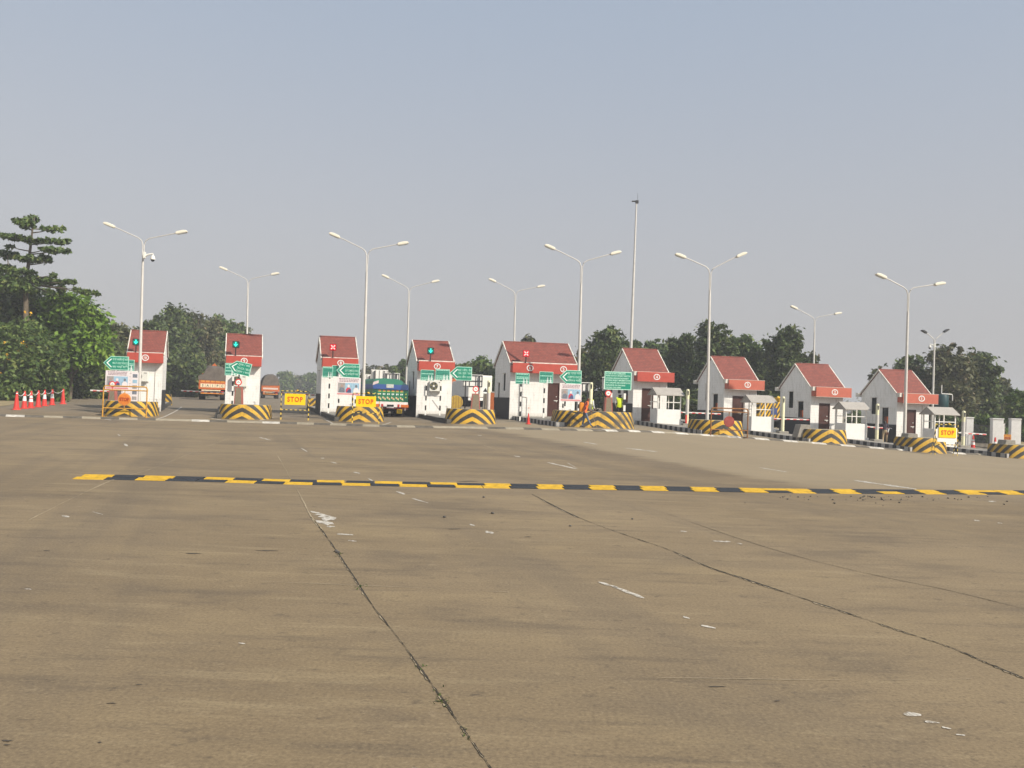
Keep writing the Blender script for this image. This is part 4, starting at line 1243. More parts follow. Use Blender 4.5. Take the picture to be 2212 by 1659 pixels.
# stone faced pedestals with round red signs
def pedestal(box, d, label, sign=None, rpx=6.5, red=True):
    c, w, h = rect(*box, d); h += .25
    p = Vector((c.x, c.y, base_z(c.x, c.y)))
    root = thing('sign_pedestal', label, 'pedestal', tuple(p), FACE, 'brown pedestals with round signs')
    top = c.z + (h - .25) / 2 - p.z
    f = MB(); f.v = []
    poly = [(-w / 2, -.04), (w / 2, -.04), (w * .34, top), (-w * .34, top)]
    MB().prism(poly, -.15, .25).build('body', REDEDGE if red else CONCG, root)
    zm = top * .33
    def wx(z): return w * (.5 - .16 * (z / top)) - .05
    MB().prism([(-wx(.04), .04), (wx(.04), .04), (wx(zm - .03), zm - .03), (-wx(zm - .03), zm - .03)], -.156, -.151).build('stone_panel', BRONZE, root)
    MB().prism([(-wx(zm + .03), zm + .03), (wx(zm + .03), zm + .03), (wx(top - .05), top - .05), (-wx(top - .05), top - .05)], -.156, -.151).build('stone_panel', BRONZE, root)
    if sign:
        q = local(root, PD(sign[0], sign[1], d)); r = rpx * d / F
        MB().tube((q.x, -.05, top - .02), (q.x, -.05, q.z), .02, n=6).build('sign_stem', REDP, root)
        o = MB().lathe([(r, -.085), (r, -.06)], (q.x, 0, q.z), 22, 'y').build('round_sign', REDP, root)
        MB().lathe([(r * .68, -.090), (r * .68, -.0865)], (q.x, 0, q.z), 22, 'y').build('sign_face', SIGNW, o)
        g = MB(); g.path([(q.x - r * .3, -.093, q.z - r * .12), (q.x - r * .15, -.093, q.z + r * .1), (q.x + r * .05, -.093, q.z + r * .12), (q.x + r * .3, -.093, q.z - r * .15)], r * .07, 5); g.build('symbol', DARKST, o)
pedestal((505.5, 836, 525.8, 874), 50.4, 'brown pedestal with a round red sign before the air conditioner of booth 9', (515.7, 825.6), 7.2)
pedestal((234.5, 843, 252.5, 868), 50.4, 'brown pedestal with a round red sign behind the orange yellow tube gate', (243.7, 830), 6.6)
pedestal((1015.7, 850.4, 1038.5, 889), 50.4, 'brown pedestal with red edges and a round red sign right of booth 7', (1027.5, 840.5), 6.8)
pedestal((1303.6, 858, 1324, 897), 49.9, 'brown pedestal with a round red sign below the complaints sign', (1313.5, 849.6), 7.0)
root = pedestal((1042.5, 850, 1055.5, 880), 66.0, 'plain grey brown pedestal behind the one right of booth 7', None, red=False)
# round black and white sign seen from behind near booth 7
p = stand(1048, 860, 65.3)
root = thing('round_sign', 'round black and white sign standing over the plain grey pedestal', 'road sign', tuple(p), FACE)
q = local(root, PD(1048.5, 843, 65.3))
MB().lathe([(.25, -.03), (.25, -.01)], (q.x, 0, q.z), 22, 'y').build('disc', SIGNW, root)
MB().prism([(q.x - .17, q.z - .12), (q.x + .17, q.z - .12), (q.x, q.z + .18)], -.037, -.032).build('black_triangle', BLACK, root)
plain_post(root, q.x, .02, 0, q.z, .03)

# lane posts
def lane_post(base, top, d, label, scheme):
    p = stand(base[0], base[1], d); H = PD(top[0], top[1], d).z - p.z
    root = thing('lane_post', label, 'post', tuple(p), FACE, 'round lane posts at the island edges')
    yl = M('pale_yellow_post', (.72, .69, .46), .5, .12, 6)
    segs = {'y': [(0, H, yl)], 'g': [(0, H * .30, yl), (H * .30, H * .70, GALV), (H * .70, H, yl)], 'r': [(0, H * .30, M('post_cream', (.72, .62, .42), .5, .15, 6)), (H * .30, H * .72, GALV), (H * .72, H, yl)]}[scheme]
    r = .105
    MB().box((0, 0, .05), (.62, .5, .16)).build('plinth', CONCG, root, bevel=.02)
    for z0, z1, m in segs:
        a = MB()
        if z1 == H:
            a.lathe([(r, z0), (r, z1 - .08), (r * .8, z1 - .02), (r * .3, z1)], (0, 0, 0), 14)
        else: a.tube((0, 0, z0), (0, 0, z1), r, n=14)
        a.build('post_section', m, root, smooth=True)
    MB().prism([(-.03, H - .38), (.03, H - .38), (.045, H - .12), (-.045, H - .12)], -r - .012, -r + .03).build('sensor', DARKST, root)
    if scheme == 'r': MB().bx(-r * 1.02, -r * .2, -r * .95, r * .4, .05, H * .29).build('red_band', REDP, root)
    return root
lane_post((1483.4, 922), (1487.7, 840.5), 54.6, 'lane post with red patch at its foot, between booths 4 and 3', 'r')
lane_post((1690, 938), (1694, 856.4), 55.4, 'pale yellow lane post before the black dado of booth 2', 'y')
lane_post((1893.7, 950), (1896.8, 872), 55.2, 'grey waisted lane post beside the man at booth 1', 'g')
lane_post((2080, 964), (2083.7, 887.3), 54.6, 'grey waisted lane post at the right, next to the white gate pillars', 'g')
lane_post((1054.5, 888), (1056, 821.5), 51.2, 'grey waisted lane post on the barrier right of booth 7', 'g')
lane_post((1275, 895), (1280, 825.7), 50.6, 'tall pale yellow lane post beside the walking man', 'y')

# boom barriers
BOOM = [M('boom_white', (.78, .76, .72), .5, .06, 4), M('boom_red', (.58, .05, .045), .5, .12, 4)]
def boom(a, b, d, house, label):
    pa_, pb_ = PD(*a, d), PD(*b, d)
    hs = pa_ if house == 0 else pb_
    p = Vector((hs.x, hs.y, base_z(hs.x, hs.y)))
    root = thing('boom_barrier', label, 'boom barrier', tuple(p), 0, 'red and white boom barriers')
    A, B = pa_ - p, pb_ - p
    v = B - A; L = v.length; n = max(2, round(L / .42)); hh = .055
    m = MB(); m.tube(A, B, hh, n=4)
    u = v.normalized()
    m.cur = 1
    for i in range(n):
        s0 = A + u * (L * (i + .35) / n); s1 = A + u * (L * (i + .85) / n)
        q0, q1 = s0 + Vector((0, -.058, 0)), s1 + Vector((0, -.058, 0))
        sh_ = u * .05
        k = len(m.v); m.v += [q0 + Vector((0, 0, -.055)), q1 + Vector((0, 0, -.055)), q1 + sh_ + Vector((0, 0, .006)), q0 + sh_ + Vector((0, 0, .006)),
                              q0 + Vector((0, .02, -.055)), q1 + Vector((0, .02, -.055)), q1 + sh_ + Vector((0, .02, .006)), q0 + sh_ + Vector((0, .02, .006))]
        for f in ((0, 1, 2, 3), (7, 6, 5, 4), (0, 4, 5, 1), (1, 5, 6, 2), (2, 6, 7, 3), (3, 7, 4, 0)): m.face([k + i2 for i2 in f])
    m.build('arm', BOOM, root)
    z = (A if house == 0 else B).z
    MB().bx(-.17, .17, -.15, .19, 0, z + .12).build('housing', ACW, root, bevel=.02)
boom((195.5, 843), (286, 847), 53.6, 1, 'boom barrier closing the cone lane left of booth 10')
boom((391.8, 843.6), (494, 849.5), 59.6, 1, 'boom barrier left of booth 9 in front of the orange lorry')
boom((588, 846.6), (694, 853.6), 60.2, 1, 'boom barrier left of booth 8 above the STOP board')
boom((1462, 890), (1557, 894), 56.6, 0, 'boom barrier between booths 4 and 3')
boom((1664, 904), (1750, 906.4), 57.4, 0, 'boom barrier between booths 3 and 2, before a black dado')
boom((1866, 921), (1937, 926.5), 57.3, 0, 'boom barrier under the hand of the dark jacketed man')
boom((2055, 933.4), (2130.5, 938.3), 56.4, 0, 'boom barrier at the right end by the gate pillars')

# guard kiosks
def kiosk(cxp, cyp, d, w, label):
    c = PD(cxp, cyp, d)
    p = Vector((c.x, c.y, base_z(c.x, c.y))); H = c.z - p.z
    root = thing('guard_kiosk', label, 'kiosk', tuple(p), BA, 'small white guard kiosks')
    D = .98; h = w / 2; t = .10
    def K(m): return m.xf(lambda v: (v[0] + v[1] * SH, v[1], v[2]))
    b = MB(); b.bx(-h, h, 0, t, -.1, H); b.bx(-h, -h + t, t, D, -.1, H); b.bx(h - t, h, t, D, -.1, H)
    K(b).build('half_wall', CONCW, root, bevel=.012)
    K(MB().bx(h - .02, h + .10, -.06, .12, -.1, .12)).build('plinth', CONCW, root, bevel=.01)
    s = .028; E_ = H + .92
    for x, y in ((-h + .04, .04), (h - .04, .04), (-h + .04, D - .04), (h - .04, D - .04)):
        K(MB().bx(x - s, x + s, y - s, y + s, H, E_)).build('corner_post', WHITE, root)
    for x in (-.12, .26):
        K(MB().bx(x * w - s * .8, x * w + s * .8, D - .06, D - .02, H, E_)).build('mullion', WHITE, root)
    for y in (.04, D - .04): K(MB().bx(-h + .07, h - .07, y - s * .7, y + s * .7, H + .42, H + .47)).build('glazing_bar', WHITE, root)
    for x in (-h + .04, h - .04): K(MB().bx(x - s * .7, x + s * .7, .07, D - .07, H + .42, H + .47)).build('glazing_bar', WHITE, root)
    RZ = E_ + .40; ov = .14
    rf = MB().prismx([(-ov, E_ - .06), (D / 2, RZ), (D + ov, E_ - .06), (D + ov, E_ - .02), (D / 2, RZ + .04), (-ov, E_ - .02)], -h - ov, h + ov)
    K(rf).build('roof', ROOFG, root)
    K(MB().prismx([(-ov * .8, E_ - .055), (D / 2, RZ - .01), (D + ov * .8, E_ - .055)], -h - ov + .03, -h - ov + .05)).build('gable', ROOFG, root)
    return root
kiosk(1446, 884.5, 54.7, 1.52, 'white guard kiosk with sagging grey roof against booth 4')
kiosk(1648, 900, 55.7, 1.48, 'white guard kiosk right of booth 3, a yellow machine seen through it')
kiosk(1850, 915, 55.5, 1.42, 'white guard kiosk right of booth 2 with an open view to the trees')
kiosk(2042, 927, 54.4, 1.42, 'white guard kiosk behind the rightmost large STOP board')

# street lamps
LAMPW = M('lamp_head_cream', (.72, .68, .56), .45, .06, 6); LENS = M('lamp_lens', (.45, .46, .44), .25, .1, 6)
def lamp(base, d, top, label, arm=(2.0, 2.0), rise=(.66, .60), small=False, gal=None, row='twin armed lamp poles'):
    p = stand(base[0], base[1], d)
    c = PD(top[0], top[1], d); H = c.z - p.z
    lean = Vector((c.x - p.x, c.y - p.y, 0))
    root = thing('street_lamp', label, 'street lamp', tuple(p), BA, row)
    lx = lean.x * math.cos(BA) + lean.y * math.sin(BA)
    k = .55 if small else 1.0
    m = MB(); n = 8; hs = H - 1.35 * k
    m.path([(lx * t * hs / H, 0, t * hs) for t in (0, .33, .66, 1)], [.105 * (k ** .3), .092 * (k ** .3), .078 * (k ** .3), .066 * (k ** .3)], 12)
    m.build('pole', GALV, root, smooth=True)
    MB().box((0, 0, .015), (.42, .42, .04)).build('base_plate', GALV, root)
    xt = lx * hs / H
    for i, sx_ in enumerate((-1, 1)):
        a, rs_ = arm[i], rise[i]; off = .035 * sx_
        pts = [(xt + off * .7, 0, hs - .25), (xt + off, 0, hs + .3 * k), (xt + off + sx_ * .01, 0, H - .35 * k), (xt + off + sx_ * .09 * k, 0, H - .10 * k), (xt + off + sx_ * .28 * k, 0, H + .05 * k), (xt + sx_ * (a - .55 * k), 0, H + rs_ * (a - .55 * k) / a), (xt + sx_ * (a - .28 * k), 0, H + rs_ * (a - .28 * k) / a)]
        MB().path(pts, .030, 7).build('arm', GALV, root, smooth=True)
        hx, hz_ = xt + sx_ * (a - .02), H + rs_
        ang = math.atan2(rs_, a) * sx_
        hm = LAMPW if not small else DARKST
        hd = MB()
        prof = [(-.32, -.07), (.34, -.07), (.37, -.02), (.30, .06), (.12, .10), (-.22, .09), (-.32, .05)]
        poly = [(q[0] * sx_ * (1 if not small else .62), q[1] * (1 if not small else .8)) for q in prof]
        ct, st = math.cos(ang), math.sin(ang)
        hd.prism([(hx + q[0] * ct - q[1] * st, hz_ + q[0] * st + q[1] * ct) for q in poly], -.13, .13)
        h_ = hd.build('lamp_head', hm, root, bevel=.03)
        ln = MB(); ln.prism([(hx + q[0] * ct - q[1] * st, hz_ + q[0] * st + q[1] * ct) for q in [(-.26 * sx_ * k, -.072 * k), (.30 * sx_ * k, -.072 * k), (.27 * sx_ * k, -.10 * k), (-.22 * sx_ * k, -.10 * k)]], -.10, .10)
        ln.build('lens', LENS, h_)
    return root
lamp((299.5, 890), 52.0, (308, 515), 'tall lamp pole with a dome camera, before booth 10', (2.0, 2.15), (.72, .52))
lamp((783.5, 900), 52.6, (793, 538), 'tall lamp pole right of booth 8, before the green lorry', (1.98, 2.1), (.75, .48))
lamp((1247.5, 905), 52.8, (1258, 563), 'tall lamp pole rising beside the EXEMPTED VEHICLE sign', (1.98, 2.05), (.74, .60))
lamp((1527, 925), 51.8, (1536.5, 577), 'tall lamp pole before booth 3, its right arm steeper', (1.85, 1.86), (.60, .85))
lamp((1953.5, 950), 51.4, (1966, 622), 'tall lamp pole before booth 1', (1.72, 1.92), (.64, .36))
ROW2 = 'far lamp poles behind the booths'
lamp((531, 870), 71, (535, 602), 'far lamp pole rising behind booth 9', (2.0, 2.1), (.74, .52), row=ROW2)
lamp((876, 880), 73, (884, 620), 'far lamp pole rising left of booth 7', (2.0, 2.15), (.80, .60), row=ROW2)
lamp((1107, 890), 74, (1114, 628), 'far lamp pole rising behind the roof of the double booth', (2.0, 2.15), (.80, .50), row=ROW2)
lamp((1755, 900), 77, (1762, 685), 'far lamp pole rising behind booth 2', (1.95, 2.1), (.78, .44), row=ROW2)
lamp((2013.5, 905), 62, (2021, 730), 'short lamp pole with dark lamp heads and a camera, right of booth 1', (.82, .86), (.42, .55), small=True, row=ROW2)

# cameras on the lamp poles
def dome_camera(px, d, sx_, k, label):
    c = PD(px[0], px[1], d)
    root = thing('dome_camera', label, 'camera', tuple(c), BA, 'white cameras on lamp poles')
    MB().bx(min(0, sx_ * .14 * k), max(0, sx_ * .14 * k), -.10 * k, .10 * k, -.25 * k, .13 * k).build('mount', ACW, root, bevel=.02 * k)
    MB().path([(sx_ * .10 * k, 0, -.10 * k), (sx_ * .3 * k, 0, -.0), (sx_ * .56 * k, 0, .06 * k), (sx_ * .56 * k, 0, -.02 * k)], [.075 * k, .055 * k, .045 * k, .045 * k], 8).build('arm', ACW, root, smooth=True)
    x = sx_ * .56 * k
    MB().lathe([(.04 * k, -.02 * k), (.10 * k, -.10 * k), (.145 * k, -.22 * k), (.145 * k, -.30 * k)], (x, 0, 0), 16).build('housing', ACW, root, smooth=True)
    MB().lathe([(.115 * k, -.302 * k), (.10 * k, -.37 * k), (.05 * k, -.42 * k)], (x, 0, 0), 14).build('dome', RUBBER, root, smooth=True)
dome_camera((309.5, 549), 51.9, 1, .98, 'white dome camera on the pole before booth 10')
dome_camera((2020, 745), 61.9, -1, .70, 'white camera on the short pole right of booth 1')

# tall mast
p = stand(1358, 880, 74); c = PD(1375, 436, 74)
root = thing('mast', 'very tall slim steel mast rising behind booth 4', 'mast', tuple(p), 0)
L = c - p
MB().path([L * t for t in (0, .25, .5, .75, 1)], [.15, .13, .11, .085, .06], 12).build('pole', GALV, root, smooth=True)
MB().box(tuple(L + Vector((-.18, 0, .04))), (.42, .3, .05)).build('bracket', DARKST, root)
MB().box(tuple(L + Vector((.04, 0, .0))), (.26, .22, .26)).build('camera', DARKST, root, bevel=.03)
MB().tube(tuple(L + Vector((.08, 0, .12))), tuple(L + Vector((.08, 0, .75))), .012, n=6).build('lightning_rod', DARKST, root)

# backs of the exit side sign boards
def board_back(box, d, label, cols, rows=1, frame=True, posts=(-.3, .3)):
    c, w, h = rect(*box, d)
    root = thing('sign_board', label, 'sign board', (c.x, c.y, base_z(c.x, c.y)), BA, 'backs of the exit side sign boards')
    z = c.z - root.location.z
    MB().bx(-w / 2, w / 2, -.015, .015, z - h / 2, z + h / 2).build('panel', WHITE, root)
    fm = DARKST if frame else M('board_stiffener_grey', (.26, .25, .23), .6, .2, 6)
    t = .025
    for i in range(cols + 1):
        x = -w / 2 + .07 + (w - .14) * i / cols
        MB().bx(x - t, x + t, -.05, -.016, z - h / 2 + .05, z + h / 2 - .05).build('stiffener', fm, root)
    for j in range(rows + 1):
        if not frame and j in (0, rows): continue
        zz = z - h / 2 + .07 + (h - .14) * j / rows
        MB().bx(-w / 2 + .05, w / 2 - .05, -.075, -.051, zz - t, zz + t).build('stiffener', fm, root)
    for x in posts: plain_post(root, x * w, -.12, 0, z + h * .4, .05)
    return root
board_back((999, 809, 1043.5, 836.5), 66.5, 'white sign board back with black bars, right of booth 7', 3, 2, posts=(.32,))
board_back((1256, 826, 1278, 847), 64, 'white sign board back beside the EXEMPTED VEHICLE sign', 2, 1, posts=(.1,))
board_back((1300.5, 815, 1352, 845), 62, 'white sign board back peeping out below the complaints sign', 3, 1, posts=(-.3, .3))
board_back((783.5, 808.5, 801.5, 841), 79, 'lowest and leftmost white sign board back beyond the green lorry', 2, 2, False)
board_back((801.5, 798.8, 838, 824), 77, 'tallest white ribbed sign board back beyond the green lorry', 4, 1, False)
board_back((827.3, 805.6, 863.7, 823), 74, 'white framed sign board back with five bays just over the green lorry', 5, 1, True)

# traffic cones and the chain between them
CW = M('cone_white_band', (.74, .72, .70), .5, .08, 6)
def cone(p, h, band, label, group, stick=False):
    root = thing('traffic_cone', label, 'traffic cone', tuple(p), random.uniform(0, 1), group)
    r = h * .155
    MB().box((0, 0, .02), (r * 2.6, r * 2.6, .04)).build('base', REDP, root, bevel=.012)
    R_ = lambda t: r * (1 - t) + h * .045 * t
    ts = {'none': [0, 1], 'one': [0, .42, .70, 1], 'two': [0, .34, .52, .57, .72, 1], 'top': [0, .88, .93, 1]}[band]
    H = h - .04
    for i in range(len(ts) - 1):
        m = CW if i % 2 else REDP
        MB().lathe([(R_(ts[i]), .04 + H * ts[i]), (R_(ts[i + 1]), .04 + H * ts[i + 1])], (0, 0, 0), 16).build('band' if i % 2 else 'cone_body', m, root, smooth=True)
    if stick:
        MB().tube((0, 0, h), (.0, 0, h + .28), .014, n=6).build('stick', CW, root); MB().ball((0, 0, h + .30), .035, 8, 6).build('knob', ORANGE, root)
    return root
cps = []
for (ox, d, band, lab) in ((35, 51.0, 'top', 'nearest and leftmost red cone, with a white cap strip'), (52, 52.6, 'one', 'red cone with one white band, second from the left'),
                           (66, 53.4, 'two', 'red cone with a split white band, third from the left'), (82, 55, 'none', 'all red cone fourth from the left in the chained row'),
                           (95.5, 57, 'one', 'red cone with one white band, fifth from the left'), (112, 58.8, 'one', 'red cone with one white band just before the last of the row'),
                           (135.5, 61, 'none', 'all red cone at the far right end of the chained row')):
    q = GD(ox, d); cone(q, 1.05, band, lab, 'red cones chained across the left lane'); cps.append(q)
for i in range(len(cps) - 1):
    a, b = cps[i] + Vector((0, 0, .98)), cps[i + 1] + Vector((0, 0, .98)); pts = []
    for k in range(11):
        t = k / 10; q = a.lerp(b, t); q.z -= .9 * t * (1 - t) * .9; pts.append(q)
    o = MB().path([q - a for q in pts], .016, 5).build('plastic_chain', CW, loc=tuple(a))
    tag(o, ('pale chain between the first and second cones from the left', 'pale chain between the second and third cones', 'pale chain between the third and fourth cones', 'pale chain between the fourth and fifth cones', 'pale chain between the fifth and sixth cones', 'long pale chain to the farthest cone')[i], 'chain', 'chains between the cones')
cone(GD(1141, 49.8), .62, 'none', 'lone red cone with a stick before the double booth', 'single cones', True)
q = stand(2102, 955, 56.8); cone(q, .95, 'two', 'red and white cone behind the rightmost boom barrier', 'single cones')
q = stand(2149.5, 962, 55.2); cone(q, .95, 'one', 'red and white cone in front of the white gate pillar', 'single cones')

# white gate pillars and the gate on the right
for (x0, x1, y0, d, lab) in ((2086, 2101.5, 901, 60, 'white square gate pillar behind the rightmost boom barrier'), (2142, 2165, 903.5, 57, 'white square gate pillar with a cone before it'),
                             (2182, 2203, 904, 60, 'white square gate pillar cut by the right edge of the photo')):
    c = PD((x0 + x1) / 2, y0, d); p = Vector((c.x, c.y, base_z(c.x, c.y))); w = (x1 - x0) * d / F * .92; H = c.z - p.z
    root = thing('gate_pillar', lab, 'pillar', tuple(p), R(-14), 'white pillars of the side gate')
    MB().bx(-w / 2, w / 2, -w / 2, w / 2, -.1, H - .08).build('shaft', CONCW, root, bevel=.015)
    MB().bx(-w / 2 - .03, w / 2 + .03, -w / 2 - .03, w / 2 + .03, H - .078, H).build('cap', CONCW, root, bevel=.015)
def bar_gate(p0, p1, H, n, mat, name, lab):
    root = thing(name, lab, 'gate', tuple(p0), math.atan2(p1.y - p0.y, p1.x - p0.x))
    L = Vector((p1.x - p0.x, p1.y - p0.y)).length; dz = (p1.z - p0.z)
    for z in (.08, H * .5, H - .05): MB().tube((0, 0, z), (L, 0, z + dz), .022, n=6).build('rail', mat, root)
    m = MB()
    for i in range(n + 1):
        x = L * i / n; m.tube((x, 0, .05 + dz * i / n), (x, 0, H + dz * i / n), .014 if 0 < i < n else .03, n=6)
    m.build('bars', mat, root)
a, b = stand(2103, 950, 60.2), stand(2140, 960, 58.6)
bar_gate(a, b, 1.6, 14, DARKST, 'bar_gate', 'dark steel bar gate between two white pillars')
a, b = stand(2166.5, 960, 56.8), stand(2169, 960, 61)
bar_gate(a, b, 1.75, 8, GALV, 'bar_gate', 'pale open gate leaf hinged on the pillar with a cone')

# water tank
p = stand(2034, 870, 74); c = PD(2034, 874, 74)
root = thing('water_tank', 'dark green cylindrical water tank with white pipe, above the kiosk behind the STOP board', 'water tank', tuple(p), 0)
zt = c.z - p.z
TEAL = M('tank_green', (.010, .045, .050), .5, .15, 4)
zz = PD(2034, 852, 74).z - p.z
MB().lathe([(.5, zz - 1.25), (.54, zz - 1.2), (.54, zz - .15), (.48, zz - .05), (.2, zz)], (0, 0, 0), 20).build('tank', TEAL, root, smooth=True)
MB().bx(-.7, .7, -.6, .6, zz - 1.4, zz - 1.25).build('slab', CONCG, root)
for sx_ in (-.55, .55):
    for sy in (-.45, .45): MB().bx(sx_ - .08, sx_ + .08, sy - .08, sy + .08, 0, zz - 1.4).build('leg', CONCG, root)
MB().path([(-.12, -.2, zz + .78), (-.12, -.2, zz + .1), (-.10, -.2, zz + .06), (.75, -.2, zz + .02), (.80, -.2, zz - .06), (.80, -.2, zz - .5)], .04, 6).build('pipe', WHITE, root, smooth=True)
# ------------------------------------------------------------------ trees and shrubs
def leaf_mesh(name, lobes, n_clump, per, leaf, mat, seed, spread=.34, up=.35, fill=.55):
    rs_ = np.random.RandomState(seed)
    L = np.array([l[:6] for l in lobes]); wgt = L[:, 3] * L[:, 4] * L[:, 5]; wgt = wgt ** .75; wgt /= wgt.sum()
    idx = rs_.choice(len(L), n_clump, p=wgt)
    d = rs_.normal(size=(n_clump, 3)); d /= np.linalg.norm(d, axis=1)[:, None]
    rr = fill + (1.06 - fill) * rs_.rand(n_clump) ** .6
    cc = L[idx, :3] + d * L[idx, 3:] * rr[:, None]
    sz = np.minimum(L[idx, 3:].min(axis=1), 1.4) * spread * (.55 + .8 * rs_.rand(n_clump))
    n = n_clump * per
    ctr = np.repeat(cc, per, axis=0) + rs_.normal(size=(n, 3)) * np.repeat(sz, per)[:, None] * np.array([1, 1, .7])
    nr = rs_.normal(size=(n, 3)) + np.repeat(d, per, axis=0) * .6 + np.array([0, 0, up])
    nr /= np.linalg.norm(nr, axis=1)[:, None]
    a = np.cross(nr, rs_.normal(size=(n, 3))); a /= np.linalg.norm(a, axis=1)[:, None]
    b = np.cross(nr, a)
    s = leaf * (.55 + .8 * rs_.rand(n))[:, None]
    a = a * s; b = b * s * .48
    bend = nr * s * .18
    v = np.stack([ctr - a, ctr - b + bend, ctr + a, ctr + b + bend], axis=1).reshape(-1, 3)
    me = bpy.data.meshes.new(name)
    me.vertices.add(len(v)); me.vertices.foreach_set('co', v.ravel().astype(np.float32))
    me.loops.add(n * 4); me.loops.foreach_set('vertex_index', np.arange(n * 4, dtype=np.int32))
    me.polygons.add(n); me.polygons.foreach_set('loop_start', np.arange(0, n * 4, 4, dtype=np.int32))
    me.polygons.foreach_set('loop_total', np.full(n, 4, dtype=np.int32))
    me.materials.append(mat); me.update(); me.validate()
    return me

def put_mesh(name, me, parent):
    o = bpy.data.objects.new(name, me); COL.objects.link(o); o.parent = parent
    return o

def tree(ox, d, top, wpx, label, mat=None, seed=1, low=.12, leaf=.24, dens=1.0, name='tree', group='trees beyond the plaza', lobes=None, ntop=0, trunk_r=None, cat='tree'):
    p = GD(ox, d); p.z += .02 if d > 62 else 0
    H = PD(ox, top, d).z - p.z; Wd = wpx * d / F
    root = thing(name, label, cat, tuple(p), random.Random(seed).uniform(0, 6), group)
    rr = random.Random(seed)
    if lobes is None:
        lobes = []
        zc, hz_ = H * (low + 1) / 2, H * (1 - low) / 2
        n = rr.randint(15, 20)
        for i in range(n):
            t = (i + .5) / n; sz_ = -1 + 2 * t
            env = (1 - abs(sz_) ** 2.6) ** .5
            a = i * 2.4 + rr.uniform(-.7, .7); r0 = Wd * .5 * env * rr.uniform(.25, .92)
            rad = Wd * rr.uniform(.09, .19)
            lobes.append((math.cos(a) * r0, math.sin(a) * r0, zc + hz_ * sz_ * .92, rad, rad, min(rad * rr.uniform(.7, 1.15), H * .16)))
        for i in range(3): lobes.append((rr.uniform(-.12, .12) * Wd, rr.uniform(-.12, .12) * Wd, zc + hz_ * (-.5 + .5 * i), Wd * .24, Wd * .24, H * .17))
        for i in range(ntop * 2 + 8):
            a = rr.uniform(0, 6.3); sz_ = rr.uniform(-.2, 1.0); r0 = Wd * .5 * (1 - abs(sz_) ** 2.6) ** .5 * rr.uniform(.95, 1.12)
            w_ = Wd * rr.uniform(.028, .06)
            lobes.append((math.cos(a) * r0, math.sin(a) * r0, zc + hz_ * sz_ * rr.uniform(.95, 1.06), w_, w_, w_ * rr.uniform(1.2, 2.6)))
    area = Wd * H
    ncl = int(min(1100, 19 * area * dens / (leaf / .24) ** 1.3))
    me = leaf_mesh('crown', lobes, ncl, 11, leaf, mat or LEAF_MID, seed, spread=.42, up=.5)
    put_mesh('crown', me, root)
    tr = MB(); tr_r = trunk_r or max(.09, H * .018)
    pts = [(0, 0, -.1), (rr.uniform(-.1, .1), rr.uniform(-.1, .1), H * .25), (rr.uniform(-.2, .2), rr.uniform(-.2, .2), H * .55), (rr.uniform(-.3, .3), rr.uniform(-.3, .3), H * .88)]
    tr.path(pts, [tr_r, tr_r * .8, tr_r * .5, tr_r * .15], 8)
    for l in lobes[:14]:
        z0 = max(.3, l[2] * .62); t = min(.9, z0 / (H * .88))
        b0 = Vector(pts[1]).lerp(Vector(pts[3]), max(0, min(1, (t - .28) / .6)))
        b0.z = z0
        mid = b0.lerp(Vector(l[:3]), .55) + Vector((0, 0, -.08 * H * .3))
        tr.path([b0, mid, Vector(l[:3])], [tr_r * .38, tr_r * .26, tr_r * .08], 5)
    tr.build('trunk', BARK, root, smooth=True)
    return root

# big left mass: layered tree, bright broad tree, flowering hedge
def zz1(x, y): return (x / 1.952 * .6371, (650 + y / 1.952) * .6371)
DL = 67.0
base = GD(56, DL); lob = []
for x, y, w_, h_ in ((165, 215, 70, 26), (228, 175, 16, 30), (180, 190, 20, 24), (120, 195, 26, 20), (330, 250, 90, 11), (400, 240, 40, 7), (80, 300, 80, 17), (10, 285, 40, 12), (210, 325, 55, 24), (370, 330, 95, 18), (440, 325, 34, 10),
                     (380, 388, 80, 18), (300, 380, 50, 16), (60, 420, 60, 36), (55, 360, 16, 18), (200, 445, 95, 24), (305, 435, 40, 18), (335, 460, 22, 9), (40, 510, 60, 28), (170, 530, 60, 16), (215, 572, 30, 26), (250, 600, 22, 24),
                     (350, 600, 85, 18), (300, 580, 46, 14), (400, 645, 32, 24), (570, 665, 72, 10), (500, 645, 26, 14), (640, 678, 16, 7), (460, 598, 40, 15), (355, 550, 10, 18), (120, 590, 80, 36), (40, 600, 60, 50), (340, 670, 18, 16), (370, 690, 16, 14), (110, 640, 90, 40)):
    X, Y = zz1(x, y); q = PD(X, Y, DL + random.uniform(-1.2, 1.2)) - base
    k = DL / F * .6371 / 1.952
    lob.append((q.x, q.y, q.z, w_ * k, max(.5, min(w_ * k, 1.0)), h_ * k * .72))
root = thing('tree', 'tall tree with flat tiers of branches at the left edge', 'tree', tuple(base), 0, 'trees on the left verge')
me = leaf_mesh('crown', lob, 820, 10, .20, LEAF_MID, 3, spread=.40, up=.8, fill=.15)
put_mesh('crown', me, root)
tr = MB()
tp = [Vector((0, 0, -.1))] + [PD(*zz1(x, y), DL) - base for x, y in ((172, 600), (190, 470), (205, 340), (215, 250), (228, 170))]
tr.path(tp, [.30, .16, .12, .09, .06, .03], 9)
for i, l in enumerate(lob):
    z0 = l[2] - .25; j = min(range(len(tp) - 1), key=lambda q: abs((tp[q].z + tp[q + 1].z) / 2 - z0)); a, b = tp[j], tp[j + 1]
    t = max(0, min(1, (z0 - a.z) / max(.01, b.z - a.z))); s0 = a.lerp(b, t)
    tr.path([s0, s0.lerp(Vector(l[:3]), .5) + Vector((0, 0, -.05)), Vector(l[:3])], [.055, .04, .015], 5)
